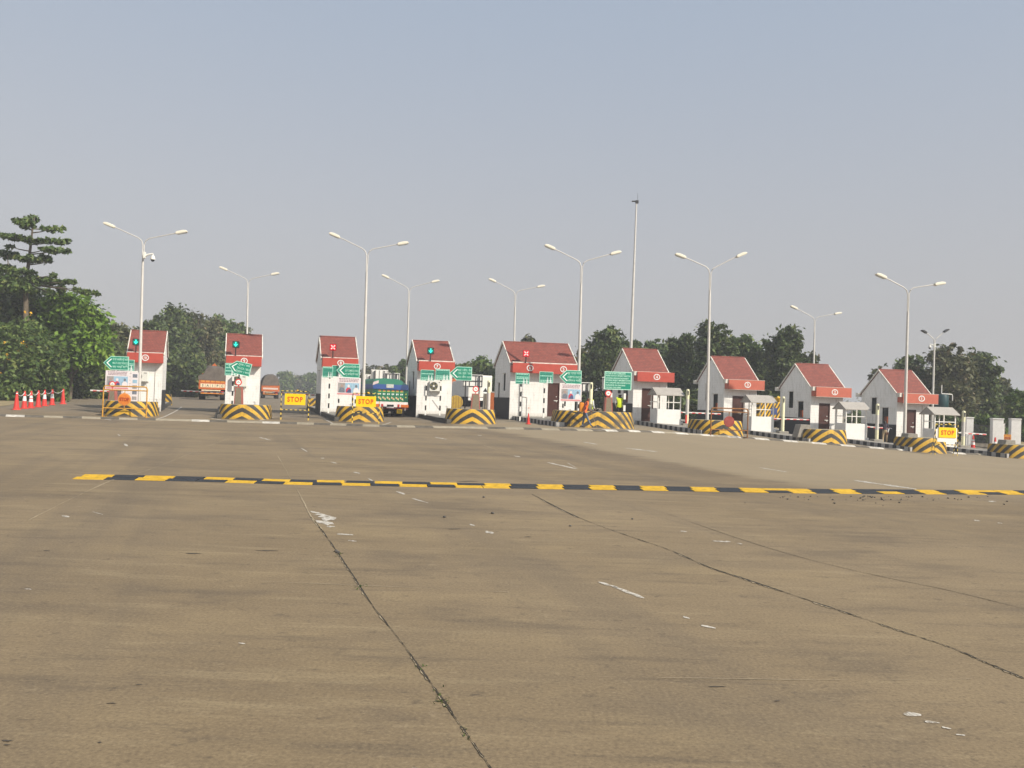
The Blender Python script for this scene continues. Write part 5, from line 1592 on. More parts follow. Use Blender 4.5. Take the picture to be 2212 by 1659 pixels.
tr.path([PD(*zz1(60, 640), DL) - base, PD(*zz1(58, 540), DL) - base, PD(*zz1(50, 420), DL) - base], [.08, .06, .03], 6)
tr.build('trunk', BARK, root, smooth=True)

def px_lobes(base, d, lst, jd=1.0, ry=None, seed=0):
    rr = random.Random(seed); out = []
    for x, y, w_, h_ in lst:
        q = PD(x, y, d + rr.uniform(-jd, jd)) - base; k = d / F
        out.append((q.x, q.y, q.z, w_ * k, (ry or min(w_ * k, 2.0)), h_ * k))
    return out
def blob_tree(ox, d, lst, label, mat, seed, leaf, dens, name='tree', cat='tree', group='trees on the left verge', up=.35, jd=1.0, extra=None):
    b = GD(ox, d); lob = px_lobes(b, d, lst, jd, seed=seed)
    root = thing(name, label, cat, tuple(b), 0, group)
    put_mesh('crown', leaf_mesh('crown', lob, int(dens), 12, leaf, mat, seed, up=up, spread=.36), root)
    tr = MB(); H = max(l[2] for l in lob)
    tr.path([(0, 0, -.1), (.1, 0, H * .35), (0, .1, H * .8)], [.18, .13, .03], 8)
    for l in lob: tr.path([(0, 0, min(l[2] * .5, H * .6)), (l[0] * .5, l[1] * .5, l[2] * .72), l[:3]], [.07, .05, .015], 5)
    tr.build('trunk', BARK, root, smooth=True)
    return root
blob_tree(150, 70, [(150, 672, 48, 30), (120, 690, 40, 40), (185, 700, 40, 32), (205, 735, 26, 24), (160, 740, 50, 40), (215, 690, 16, 10), (140, 655, 30, 18), (100, 720, 40, 40), (228, 715, 10, 12), (190, 770, 34, 26), (175, 682, 22, 14), (215, 760, 18, 22)],
          'bright green broad leaved tree bulging from the left mass', LEAF_BRIGHT, 21, .26, 900, up=.9)
blob_tree(40, 71, [(30, 640, 46, 40), (75, 660, 46, 36), (40, 690, 60, 50), (95, 690, 30, 30), (10, 620, 30, 30), (60, 730, 60, 40)],
          'dark dense tree between the layered tree and the hedge', LEAF_DARK, 22, .24, 640)
blob_tree(150, 75, [(150, 800, 60, 60), (200, 810, 50, 55), (245, 820, 40, 50), (120, 840, 50, 36), (225, 770, 40, 40), (180, 845, 60, 30), (265, 835, 26, 40)],
          'dark undergrowth thicket below the bright green tree', LEAF_DARK, 23, .22, 900, 'shrub', 'shrub')
hb = blob_tree(45, 65.5, [(20, 740, 34, 40), (60, 735, 36, 36), (95, 770, 30, 40), (20, 800, 40, 50), (65, 800, 45, 50), (105, 820, 28, 44), (40, 845, 60, 26), (100, 850, 36, 20), (128, 838, 16, 30), (5, 770, 30, 60), (75, 770, 44, 40)],
               'flowering hedge with yellow blooms behind the row of cones', LEAF_MID, 24, .19, 1300, 'flowering_hedge', 'hedge')
fl = MB(); FLW = M('yellow_petals', (.72, .40, .015), .6, .2, 20)
b = Vector(hb.location)
for x, y in ((22, 991 / 1.0), ):
    pass
for zx, zy in ((22, 992), (150, 998), (160, 1005), (44, 1078), (205, 1137), (226, 1098), (8, 1200), (185, 1030), (165, 790), (200, 800), (95, 1150), (120, 1060), (60, 1110)):
    X, Y = zz1(zx, zy); q = PD(X, Y, 64.0) - b
    for _ in range(7):
        o_ = Vector((random.gauss(0, .07), random.gauss(0, .05), random.gauss(0, .06))); a_ = Vector((random.gauss(0, 1), random.gauss(0, 1), random.gauss(0, 1))).normalized() * .06
        c_ = a_.orthogonal().normalized() * .05; fl.quad(q + o_ - a_, q + o_ - c_, q + o_ + a_, q + o_ + c_)
fl.build('blossoms', FLW, hb)
blob_tree(245, 84, [(235, 730, 26, 26), (262, 735, 26, 30), (285, 760, 26, 40), (240, 780, 40, 50), (275, 810, 40, 46), (255, 845, 50, 26), (225, 745, 20, 20)],
          'olive tree left of booth 10 beyond the bright green tree', LEAF_OLIVE, 25, .26, 800)
tree(322, 98, 692, 80, 'tree standing directly behind the roof of booth 10', LEAF_DARK, 31, .02, .28, group='trees on the left verge')
tree(372, 106, 668, 120, 'tallest tree between booths 10 and 9', LEAF_DARK, 32, .02, .28, 1.2, ntop=3, group='trees on the left verge')
tree(425, 112, 688, 110, 'olive tree just left of booth 9, behind the orange lorry', LEAF_OLIVE, 33, .02, .30, 1.1, group='trees on the left verge')
tree(468, 122, 684, 118, 'greener tree whose crown is cut by the left edge of booth 9', LEAF_MID, 34, .02, .32, 1.1, ntop=2, group='trees on the left verge')
tree(505, 132, 702, 70, 'tree with a few leaning twigs above the roof of booth 9', LEAF_OLIVE, 35, .05, .32, .8, ntop=4, group='trees on the left verge')
tree(400, 100, 770, 120, 'low bush under the trees left of the orange lorry', LEAF_DARK, 36, .0, .28, 1.0, name='shrub', group='trees on the left verge', cat='shrub')
FARG = 'hazy far trees along the road'
tree(617, 265, 806, 46, 'hazy far tree right of the distant lorry', LEAF_MID, 41, .0, .6, 1.0, group=FARG)
tree(643, 300, 816, 44, 'hazy far tree in the middle of the gap between booths 9 and 8', LEAF_OLIVE, 42, .0, .6, 1.0, group=FARG)
tree(672, 280, 810, 44, 'hazy far tree touching the left wall of booth 8', LEAF_MID, 43, .0, .6, 1.0, group=FARG)
tree(800, 170, 794, 60, 'pale tree behind the white board backs', LEAF_OLIVE, 44, .0, .42, 1.0, group=FARG)
tree(838, 160, 790, 60, 'thin topped tree over the green lorry', LEAF_OLIVE, 45, .0, .40, .9, ntop=3, group=FARG)
tree(868, 135, 776, 60, 'tree left of booth 7 behind a far lamp pole', LEAF_MID, 46, .0, .36, 1.0, ntop=3, group=FARG)
RG = 'trees behind the right half of the plaza'
tree(988, 130, 783, 44, 'small rounded tree right of the roof of booth 7', LEAF_MID, 51, .0, .34, 1.1, group=RG)
tree(1032, 100, 778, 84, 'fresh green tree between booth 7 and the double booth', LEAF_MID, 52, .02, .28, 1.1, ntop=2, group=RG)
tree(1062, 108, 800, 60, 'lower green tree at the left wall of the double booth', LEAF_MID, 53, .0, .30, 1.1, group=RG)
tree(1140, 96, 728, 56, 'tree top peeping over the ridge of the double booth', LEAF_OLIVE, 54, .05, .26, .9, ntop=4, group=RG)
tree(1262, 92, 748, 60, 'tree just right of the lamp pole at the double booth', LEAF_OLIVE, 55, .0, .26, 1.1, ntop=2, group=RG)
tree(1312, 86, 722, 116, 'big dark tree filling the gap left of booth 4', LEAF_DARK, 56, .0, .25, 1.5, ntop=4, group=RG)
tree(1368, 96, 744, 90, 'tree behind the roof of booth 4 by the mast', LEAF_MID, 57, .0, .27, 1.2, ntop=3, group=RG)
tree(1418, 100, 738, 84, 'lighter tree right of the roof of booth 4', LEAF_MID, 58, .0, .28, 1.1, ntop=2, group=RG)
tree(1470, 88, 722, 84, 'dark tree left of the lamp pole before booth 3', LEAF_DARK, 59, .0, .25, 1.4, group=RG)
tree(1530, 84, 703, 100, 'tallest dark tree behind booth 3', LEAF_DARK, 60, .0, .25, 1.5, ntop=4, group=RG)
tree(1595, 88, 720, 96, 'loose topped tree above the ridge of booth 3', LEAF_MID, 61, .0, .26, 1.2, ntop=4, group=RG)
tree(1640, 90, 770, 70, 'dark tree filling the gap between booths 3 and 2', LEAF_DARK, 62, .0, .25, 1.4, group=RG)
tree(1690, 84, 713, 96, 'open crowned tree left of the roof of booth 2', LEAF_DARK, 63, .12, .25, 1.0, ntop=5, group=RG)
tree(1742, 90, 764, 76, 'lower tree at the far lamp pole behind booth 2', LEAF_OLIVE, 64, .05, .26, 1.0, ntop=2, group=RG)
tree(1893, 88, 792, 40, 'sparse twiggy sapling left of the roof of booth 1', LEAF_OLIVE, 65, .2, .24, .30, ntop=5, group=RG)
tree(1965, 84, 776, 110, 'dark tree behind the lamp pole at booth 1', LEAF_DARK, 66, .0, .25, 1.3, ntop=3, group=RG)
tree(2042, 80, 759, 130, 'largest tree at the right, behind the green water tank', LEAF_OLIVE, 67, .06, .25, 1.35, ntop=5, group=RG)
tree(2112, 84, 768, 110, 'wide dark tree right of the green water tank', LEAF_DARK, 68, .08, .25, 1.2, ntop=4, group=RG)
tree(2160, 92, 818, 60, 'drooping tree above the right gate pillars', LEAF_OLIVE, 69, .0, .26, 1.0, ntop=4, group=RG)
tree(2208, 72, 843, 70, 'dense rounded tree at the right edge of the photo', LEAF_MID, 70, .0, .22, 1.5, ntop=2, group=RG)
tree(2125, 68, 900, 90, 'bush behind the dark steel bar gate', LEAF_MID, 71, .0, .2, 1.2, name='shrub', group='bushes near the right gate', cat='shrub')
tree(2040, 70, 900, 90, 'bush seen through the kiosk behind the rightmost large STOP board', LEAF_DARK, 72, .0, .2, 1.2, name='shrub', group='bushes near the right gate', cat='shrub')
tree(1850, 100, 890, 60, 'low bush seen through the kiosk right of booth 2', LEAF_MID, 73, .0, .26, 1.0, name='shrub', group='bushes near the right gate', cat='shrub')
tree(1240, 82, 850, 70, 'dark bush behind the walking man and the pale lane post', LEAF_DARK, 74, .0, .24, 1.4, name='shrub', group='bushes near the right gate', cat='shrub')
tree(1480, 80, 850, 110, 'dark bush behind the kiosk of booth 4', LEAF_DARK, 75, .0, .24, 1.4, name='shrub', group='bushes near the right gate', cat='shrub')
# distant wood closing the plain
wood = []
rw_ = random.Random(5)
for i in range(150):
    d = rw_.uniform(380, 620); ox = -150 + 2500 * (i + rw_.random()) / 150
    if 560 < ox < 640: d = 700
    q = GD(ox, d); h = rw_.uniform(4, 7.5)
    if q.y > 900 or abs(q.x) > 840: continue
    wood.append((q.x, q.y, q.z + h * .5, rw_.uniform(7, 12), 5, h * .55))
o = bpy.data.objects.new('distant_woods', leaf_mesh('distant_woods', wood, 3200, 8, 1.1, LEAF_OLIVE, 99, spread=1.3)); COL.objects.link(o)
tag(o, None, None, kind='stuff')

# ------------------------------------------------------------------ vehicles
def wheel(parent, x, y, r, w, two=False):
    t = MB().lathe([(r * .62, -w / 2), (r * .95, -w / 2), (r, -w * .35), (r, w * .35), (r * .95, w / 2), (r * .62, w / 2)], (0, 0, 0), 20, 'y')
    t.xf(lambda v: (v[1] + x, v[0] + y, v[2] + r))
    o = t.build('wheel', RUBBER, parent, smooth=True)
    m = MB().lathe([(r * .60, -w * .4), (r * .60, w * .4)], (0, 0, 0), 16, 'y'); m.xf(lambda v: (v[1] + x, v[0] + y, v[2] + r)); m.build('rim', GALV, o)
    return o
def lorry(ox, d, label, cab_mat, L=6.0, Wd=2.4, name='lorry', group='lorries beyond the toll line', bed=1.05):
    p = GD(ox, d)
    root = thing(name, label, 'lorry', tuple(p), LANE, group)
    h = Wd / 2
    MB().bx(-.42, .42, .1, L + 1.6, .62, .86).build('chassis', DARKST, root)
    for y in (1.3, 2.5, L + 1.0):
        for sx_ in (-1, 1):
            wheel(root, sx_ * (h - .30), y, .50, .30 if y > L else .52)
    MB().tube((-h + .3, 1.3, .5), (h - .3, 1.3, .5), .09, n=8).build('axle', DARKST, root)
    cb = MB().prismx([(L + .25, .7), (L + 1.95, .7), (L + 2.0, 1.5), (L + 1.8, 2.5), (L + .25, 2.55)], -h + .05, h - .05)
    cb.build('cab', cab_mat, root, bevel=.05)
    MB().bx(-h + .3, h - .3, L + .225, L + .245, 1.7, 2.3).build('rear_window', GLASS, root)
    return root, h
def rear_lamps(root, h, z, mat=None, y=-.02):
    for sx_ in (-1, 1):
        MB().bx(sx_ * (h - .34) - .13, sx_ * (h - .34) + .13, y - .03, y, z - .06, z + .06).build('tail_lamp', mat or M('tail_lamp_red', (.42, .02, .015), .3, .1, 8), root)

# green lorry
GT = M('lorry_green', (.012, .150, .075), .45, .25, 5); GTD = M('lorry_dark_green', (.008, .075, .045), .5, .3, 6)
root, h = lorry(842, 55.8, 'green painted lorry with blue and green tarpaulin waiting between booths 8 and 7', GT, 5.6, 2.24)
bd = MB(); bd.bx(-h, -h + .06, .08, 5.6, 1.12, 2.04); bd.bx(h - .06, h, .08, 5.6, 1.12, 2.04); bd.bx(-h + .06, h - .06, 5.5, 5.6, 1.12, 2.4); bd.bx(-h + .06, h - .06, .08, 5.5, 1.12, 1.2)
bd.build('cargo_body', GT, root)
tg = MB().bx(-h, h, .0, .07, 1.12, 2.02).build('tailgate', GT, root)
PAL = M('art_cream', (.55, .52, .30), .6, .15, 10); PYE = M('art_yellow_green', (.36, .42, .08), .6, .2, 10)
for i in range(8):
    wv = Wd_ = 2 * h / 8; x0 = -h + i * wv; xc = x0 + wv / 2
    pn = MB().bx(x0 + .02, x0 + wv - .02, -.012, -.001, 1.16, 1.98).build('painted_panel', GTD if i in (0, 7) else GT, tg)
    if i in (0, 7):
        for zz in (1.45, 1.68): MB().lathe([(.05, -.018), (.05, -.013)], (xc, 0, zz), 12, 'y').build('painted_dot', PYE, pn)
        continue
    a = MB(); a.bx(xc - .10, xc + .10, -.018, -.013, 1.80, 1.86); a.cur = 1; a.bx(xc - .08, xc + .08, -.018, -.013, 1.865, 1.93)
    a.cur = 2; a.bx(xc - .07, xc - .02, -.018, -.013, 1.58, 1.70); a.bx(xc + .02, xc + .07, -.018, -.013, 1.60, 1.70)
    a.cur = 3; a.prism([(xc - .11, 1.36), (xc + .11, 1.20), (xc + .11, 1.34), (xc - .09, 1.48)], -.018, -.013)
    a.cur = 1; a.prism([(xc - .03, 1.34), (xc + .04, 1.28), (xc + .05, 1.36), (xc - .02, 1.41)], -.022, -.0185)
    a.build('painted_motif', [PYE, M('art_red', (.40, .08, .04), .6, .2, 10), SIGNW, PAL], pn)
tp_ = MB(); ny = 12; prof = [(-h - .03, 1.98), (-h - .02, 2.3), (-h + .04, 2.6), (-h + .16, 2.74), (-.3, 2.78), (.3, 2.76), (h - .52, 2.74), (h - .40, 2.62), (h - .02, 2.30), (h + .03, 1.98)]
for j in range(ny + 1):
    y = -.06 + 5.5 * j / ny; k = .95 if j in (0, ny) else 1
    for x, z in prof: tp_.v.append(Vector((x, y, 1.98 + (z - 1.98) * k + random.uniform(-.03, .03))))
n = len(prof)
for j in range(ny):
    for i in range(n - 1): tp_.face((j * n + i, j * n + i + 1, (j + 1) * n + i + 1, (j + 1) * n + i))
tp_.face(list(range(n))); tp_.face([ny * n + i for i in reversed(range(n))])
TARP, ntt, bt = nodes_mat('blue_green_tarpaulin')
tct = ntt.nodes.new('ShaderNodeTexCoord'); spt = ntt.nodes.new('ShaderNodeSeparateXYZ'); ntt.links.new(tct.outputs['Object'], spt.inputs[0])
nzt = noise(ntt, tct.outputs['Object'], 2.5, 5, .6)
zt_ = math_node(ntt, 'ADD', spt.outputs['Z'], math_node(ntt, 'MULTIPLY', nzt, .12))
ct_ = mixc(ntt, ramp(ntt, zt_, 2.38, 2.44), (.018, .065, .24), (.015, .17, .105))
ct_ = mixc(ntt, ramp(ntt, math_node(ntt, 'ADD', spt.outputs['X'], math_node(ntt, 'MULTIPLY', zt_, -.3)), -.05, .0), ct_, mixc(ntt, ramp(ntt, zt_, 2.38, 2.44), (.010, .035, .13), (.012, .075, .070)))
ntt.links.new(ct_, bt.inputs['Base Color']); bt.inputs['Roughness'].default_value = .55
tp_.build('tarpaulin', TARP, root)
MB().bx(-.30, .16, -.085, -.07, 2.1, 2.36).build('patch', M('tarp_patch', (.45, .46, .43), .7, .35, 9), root)
MB().prism([(-h - .06, 2.25), (-h + .32, 2.42), (-h + .32, 2.62), (-h - .02, 2.48)], -.10, -.075).build('cloth', M('pale_cloth', (.55, .45, .45), .8, .2, 6), root)
bp2 = MB(); bp2.bx(-h, h, -.05, .05, .98, 1.10); bp2.bx(-h, -h + .9, -.05, .05, .72, .979); bp2.bx(h - .9, h, -.05, .05, .72, .979); bp2.bx(-h + .901, h - .901, -.05, .05, .90, .979); bp2.bx(-h + .901, h - .901, -.05, .05, .64, .74)
bp2.build('rear_bumper', M('bumper_white', (.66, .60, .58), .5, .15, 6), root)
MB().bx(-h + .92, h - .92, -.03, .03, .78, .86).build('bumper_slot', RUBBER, root)
for sx_ in (-1, 1):
    MB().bx(sx_ * .52 - .06, sx_ * .52 + .06, -.08, -.051, .74, .93).build('tail_lamp', M('tail_lamp_red', (.42, .02, .015), .3, .1, 8), root)
    MB().prism([(sx_ * .92 - .24, .72), (sx_ * .92 + .24, .72), (sx_ * .92 + .24, .92), (sx_ * .92 - .24, .92)], -.075, -.051).build('reflector_board', M('reflector_orange', (.50, .12, .02), .4, .2, 8), root)
MB().bx(-h, h, -.06, .02, .60, .63).build('bumper_lip', M('lip_red', (.25, .03, .03), .5, .1, 8), root)
MB().bx(h - .72, h - .12, .45, .48, .10, .60).build('mudflap', RUBBER, root)
pl_ = MB().bx(h - .70, h - .36, -.08, -.06, .28, .56).build('number_plate', SIGNY, root)
pm2 = MB(); pm2.bx(h - .66, h - .40, -.087, -.081, .45, .50); pm2.bx(h - .64, h - .42, -.087, -.081, .35, .40); pm2.build('plate_marks', DARKST, pl_)

root.scale = (1, 1, .88)
# orange lorries with lettered tailgates and sheeted loads
OT = M('lorry_orange', (.46, .11, .022), .55, .3, 5); LOAD = M('brown_load_sheet', (.125, .105, .088), .9, .35, 3, bump=.8); DKO = M('lorry_dark_orange', (.25, .06, .02), .6, .3, 6)
def orange_lorry(ox, d, label, letters, rounded):
    root, h = lorry(ox, d, label, OT, 5.6, 2.45)
    bd = MB(); bd.bx(-h, -h + .06, .08, 5.6, 1.0, 1.95); bd.bx(h - .06, h, .08, 5.6, 1.0, 1.95); bd.bx(-h + .06, h - .06, 5.5, 5.6, 1.0, 2.1); bd.bx(-h + .06, h - .06, .08, 5.5, 1.0, 1.08)
    bd.build('cargo_body', DKO, root)
    tg = MB().bx(-h, h, 0, .07, 1.0, 1.92).build('tailgate', OT, root)
    n = 5 if letters else 1
    if letters:
        for i, s in enumerate(letters):
            x = -h + .14 + (i + .5) * (2 * h - .28) / len(letters)
            pn = MB().bx(x - .20, x + .20, -.012, -.001, 1.18, 1.52).build('letter_board', M('letter_board_cream', (.70, .60, .42), .6, .15, 8), tg)
            text_mesh('lettering', s, .30, DARKST, pn, x, -.016, 1.35, bold=.008)
            MB().bx(x - .17, x + .17, -.012, -.001, 1.66, 1.84).build('painted_band', M('band_orange', (.62, .24, .04), .6, .2, 8), tg)
    else:
        MB().bx(-h + .2, h - .2, -.012, -.001, 1.28, 1.52).build('letter_board', M('letter_board_pale', (.58, .48, .42), .6, .25, 9), tg)
    rc_ = random.Random(int(ox)); m = MB(); ny = 10
    if rounded: prof = [(-h + .02, 1.85), (-h + .02, 2.3), (-h + .12, 2.8), (-h + .45, 3.25), (-.25, 3.45), (.3, 3.46), (h - .5, 3.25), (h - .12, 2.8), (h - .02, 2.3), (h - .02, 1.85)]
    else: prof = [(-h - .02, 1.85), (-h - .03, 2.25), (-h + .35, 2.45), (-h + .55, 3.0), (-.5, 3.2), (.4, 3.22), (h - .4, 3.1), (h - .2, 2.5), (h + .02, 2.25), (h + .02, 1.85)]
    n = len(prof)
    for j in range(ny + 1):
        y = -.04 + 5.6 * j / ny; k = (.86, .96, 1)[min(j, ny - j, 2)]
        for x, z in prof: m.v.append(Vector((x * (1 if z < 2.3 else (k * .5 + .5)) + rc_.uniform(-.04, .04), y, 1.85 + (z - 1.85) * k + rc_.uniform(-.06, .06))))
    for j in range(ny):
        for i in range(n - 1): m.face((j * n + i, j * n + i + 1, (j + 1) * n + i + 1, (j + 1) * n + i))
    m.face(list(range(n))); m.face([ny * n + i for i in reversed(range(n))])
    m.build('load_sheet', LOAD, root, smooth=True)
    if not rounded:
        hb_ = MB().prism([(-h + .5, 3.2), (h - .5, 3.2), (.25, 3.36), (0, 3.62), (-.25, 3.36)], 5.62, 5.7).build('headboard', OT, root)
    MB().bx(-h + .25, h - .5, -.06, .02, .86, .95).build('bumper_bar', M('letter_board_cream', (.70, .60, .42), .6, .15, 8), root)
    MB().bx(-h + .2, h - .2, -.10, -.04, .58, .68).build('bumper_bar', M('band_orange', (.62, .24, .04), .6, .2, 8), root)
    rear_lamps(root, h, .8)
    return root
o1 = orange_lorry(458, 82.0, 'orange lorry with five lettered boards on its tailgate, half behind booth 9', 'SAIPC', False)
o2 = orange_lorry(583.5, 124.0, 'far orange lorry with a rounded brown load on the open road', '', True)

# white box lorry and a blue cab beyond the plaza right of booth 7
root, h = lorry(1036, 86, 'white box lorry half hidden behind the pedestal right of booth 7', WHITE, 5.0, 2.4)
MB().bx(-h, h, .05, 5.1, .95, 3.1).build('box_body', WHITE, root, bevel=.05)
for sx_ in (-1, 1): MB().bx(sx_ * .58 - .54, sx_ * .58 + .54, .02, .045, 1.05, 2.95).build('rear_door', ACW, root)
MB().bx(-h, h, -.15, .04, .62, .9).build('rear_bumper', WHITE, root)
rear_lamps(root, h, .76, y=-.151)
root, h = lorry(985, 96, 'blue lorry with an orange topped load beyond booth 7', M('lorry_blue', (.03, .075, .16), .5, .25, 5), 5.0, 2.3)
MB().bx(-h, h, .0, 5.1, 1.0, 2.3).build('cargo_body', M('lorry_blue', (.03, .075, .16), .5, .25, 5), root, bevel=.02)
MB().prism([(-h, 2.31), (h, 2.31), (h - .3, 2.8), (-.1, 3.0), (-h + .3, 2.7)], .1, 5.0).build('load_sheet', OT, root)
MB().bx(-h, h, -.1, .0, .6, .8).build('rear_bumper', WHITE, root)
rear_lamps(root, h, .7, y=-.101)

# yellow striped machine behind the kiosk of booth 3
HAZ, nth, bh = nodes_mat('hazard_stripes')
tch = nth.nodes.new('ShaderNodeTexCoord'); sph = nth.nodes.new('ShaderNodeSeparateXYZ'); nth.links.new(tch.outputs['Object'], sph.inputs[0])
fh = math_node(nth, 'FRACT', math_node(nth, 'DIVIDE', math_node(nth, 'SUBTRACT', sph.outputs['X'], math_node(nth, 'MULTIPLY', sph.outputs['Z'], .55)), .26))
nth.links.new(mixc(nth, ramp(nth, fh, .5, .52), (.70, .40, .015), (.03, .028, .025)), bh.inputs['Base Color']); bh.inputs['Roughness'].default_value = .5
p = GD(1672, 66); p.z = base_z(p.x, p.y)
root = thing('road_machine', 'yellow striped road machine behind the kiosk right of booth 3', 'road machine', tuple(p), FACE)
MB().bx(-1.25, .45, .0, 1.6, .75, 1.95).build('body', HAZ, root, bevel=.03)
MB().bx(-.3, .2, -.02, -.003, 1.0, 1.5).build('blue_panel', M('machine_blue', (.05, .08, .22), .5, .2, 6), root)
MB().path([(.62, .1, .55), (.66, .1, 1.4), (.62, .1, 2.0), (.50, .1, 2.25), (.2, .1, 2.32)], [.11, .10, .10, .10, .09], 8).build('boom_arm', YEL, root, smooth=True)
MB().bx(.48, .86, .3, 1.4, .60, 2.30).build('mast', YEL, root, bevel=.03)
for y in (.4, 1.3):
    for x in (-1.0, .55): wheel(root, x, y, .38, .28)
MB().bx(-1.2, .8, .15, 1.5, .5, .74).build('undercarriage', DARKST, root)
# orange cabinet and yellow drum at the right of booth 7
p = stand(1063, 885, 64); root = thing('cabinet', 'rusty orange cabinet left of the double booth', 'cabinet', tuple(p), FACE)
MB().bx(-.27, .27, 0, .5, 0, 1.35).build('body', M('cabinet_orange', (.36, .10, .03), .6, .25, 5), root, bevel=.015)
MB().bx(-.30, .30, -.03, .53, 1.355, 1.40).build('lid', GALV, root)
MB().bx(.12, .16, -.03, -.002, .8, .95).build('handle', DARKST, root)
p = stand(985, 870, 66); root = thing('drum', 'round yellow ribbed drum beside booth 7', 'drum', tuple(p), FACE)
MB().lathe([(.50, .0), (.52, .03), (.52, .35), (.50, .38)], (0, 0, .78), 20, 'y').build('shell', M('drum_yellow', (.45, .30, .05), .6, .25, 4), root)
for x in (-.4, -.2, 0, .2, .4):
    hh = math.sqrt(.25 - x * x) * .94; MB().bx(x - .015, x + .015, -.018, -.001, .78 - hh, .78 + hh).build('slat', RUSTY, root)
for x in (-.34, .34): MB().bx(x - .03, x + .03, .05, .3, 0, .42).build('leg', DARKST, root)
# ------------------------------------------------------------------ people
def person(label, loc, rz, J, cols, vest=None, hair=None, extra_face=True, scale=1.0):
    """J: joint name -> (x, y, z, radius); figure faces -y. cols: skin, shirt, sleeve, trousers, shoe materials"""
    root = thing('person', label, 'person', loc, rz)
    names, verts, rad, edges, kinds = {}, [], [], [], []
    def jn(n, p, r): names[n] = len(verts); verts.append(tuple(c * scale for c in p)); rad.append(r * scale)
    for n, q in J.items(): jn(n, q[:3], q[3])
    def ed(a, b, k): edges.append((names[a], names[b])); kinds.append(k)
    ed('pelvis', 'spine', 'torso'); ed('spine', 'chest', 'torso'); ed('chest', 'neck', 'neck'); ed('neck', 'head', 'head'); ed('head', 'crown', 'head')
    h = Vector(J['head'][:3]); cr = Vector(J['crown'][:3]); fd = Vector(J.get('_face', (0, -1, 0, 0))[:3]).normalized() if '_face' in J else Vector((0, -1, 0))
    sd = fd.cross((cr - h).normalized()).normalized()
    mid = h.lerp(cr, .38)
    jn('nose', tuple(mid + fd * .105), .014); ed('head', 'nose', 'head')
    for s_, nm in ((1, 'ear1'), (-1, 'ear2')): jn(nm, tuple(mid + sd * .082 * s_), .014); ed('head', nm, 'head')
    for s_ in 'ab':
        ed('chest', 'sho' + s_, 'torso'); ed('sho' + s_, 'elb' + s_, 'arm'); ed('elb' + s_, 'wri' + s_, 'fore'); ed('wri' + s_, 'pal' + s_, 'hand')
        ed('pelvis', 'hip' + s_, 'leg'); ed('hip' + s_, 'kne' + s_, 'leg'); ed('kne' + s_, 'ank' + s_, 'leg'); ed('ank' + s_, 'toe' + s_, 'foot')
        w, p_ = Vector(J['wri' + s_][:3]), Vector(J['pal' + s_][:3]); d = (p_ - w).normalized()
        a = d.cross(Vector((0, 1, .2))); a = a.normalized() if a.length > .1 else Vector((1, 0, 0)); n_ = d.cross(a)
        for i, (off, ln) in enumerate(((-.027, .062), (-.009, .075), (.009, .07), (.027, .055))):
            b1 = p_ + d * .05 + a * off; b2 = b1 + d * ln * .5 + n_ * .012; b3 = b2 + d * ln * .4 + n_ * .03
            jn(f'f{s_}{i}a', tuple(b1), .010); jn(f'f{s_}{i}b', tuple(b2), .009); jn(f'f{s_}{i}c', tuple(b3), .008)
            ed('pal' + s_, f'f{s_}{i}a', 'hand'); ed(f'f{s_}{i}a', f'f{s_}{i}b', 'hand'); ed(f'f{s_}{i}b', f'f{s_}{i}c', 'hand')
        t1 = p_ - d * .01 - a * .042; t2 = t1 + d * .035 - a * .018
        jn(f't{s_}a', tuple(t1), .011); jn(f't{s_}b', tuple(t2), .009); ed('pal' + s_, f't{s_}a', 'hand'); ed(f't{s_}a', f't{s_}b', 'hand')
    me = bpy.data.meshes.new('skeleton'); me.from_pydata(verts, edges, [])
    o = bpy.data.objects.new('skeleton', me); COL.objects.link(o)
    o.modifiers.new('skin', 'SKIN'); sv = me.skin_vertices[0].data
    for i, r in enumerate(rad): sv[i].radius = (r, r)
    sv[names['pelvis']].use_root = True
    m2 = o.modifiers.new('sub', 'SUBSURF'); m2.levels = 1; m2.render_levels = 1
    dg = bpy.context.evaluated_depsgraph_get(); dg.update()
    bm_ = bpy.data.meshes.new_from_object(o.evaluated_get(dg))
    bpy.data.objects.remove(o)
    order = ['skin', 'shirt', 'sleeve', 'trousers', 'shoe']
    kmap = {'torso': 1, 'arm': 1, 'fore': 2, 'hand': 0, 'neck': 0, 'head': 0, 'leg': 3, 'foot': 4}
    segs = [(Vector(verts[a]), Vector(verts[b]), k) for (a, b), k in zip(edges, kinds)]
    def near(c):
        best, bk = 1e9, 'torso'
        for a, b, k in segs:
            ab = b - a; t = max(0, min(1, (c - a).dot(ab) / max(1e-9, ab.dot(ab)))); dd = (c - (a + ab * t)).length
            if k == 'head': dd *= .8
            if dd < best: best, bk = dd, k
        return bk
    bm_.materials.clear()
    for n_ in order: bm_.materials.append(cols[n_])
    fk = []
    belt = Vector(J['pelvis'][:3]).z * scale + .06
    for pl in bm_.polygons:
        k = near(pl.center); 
        if k == 'torso' and pl.center.z < belt: k = 'leg'
        fk.append(k); pl.material_index = kmap[k]; pl.use_smooth = True
    bm_.name = 'body'
    put_mesh('body', bm_, root)
    def shell(name, test, off, mat):
        m = MB(); mp = {}
        for pl, k in zip(bm_.polygons, fk):
            if not test(pl, k): continue
            idx = []
            for vi in pl.vertices:
                if vi not in mp:
                    v = bm_.vertices[vi]; mp[vi] = len(m.v); m.v.append(v.co + v.normal * off)
                idx.append(mp[vi])
            m.face(idx)
        if m.v: return m.build(name, mat, root, smooth=True)
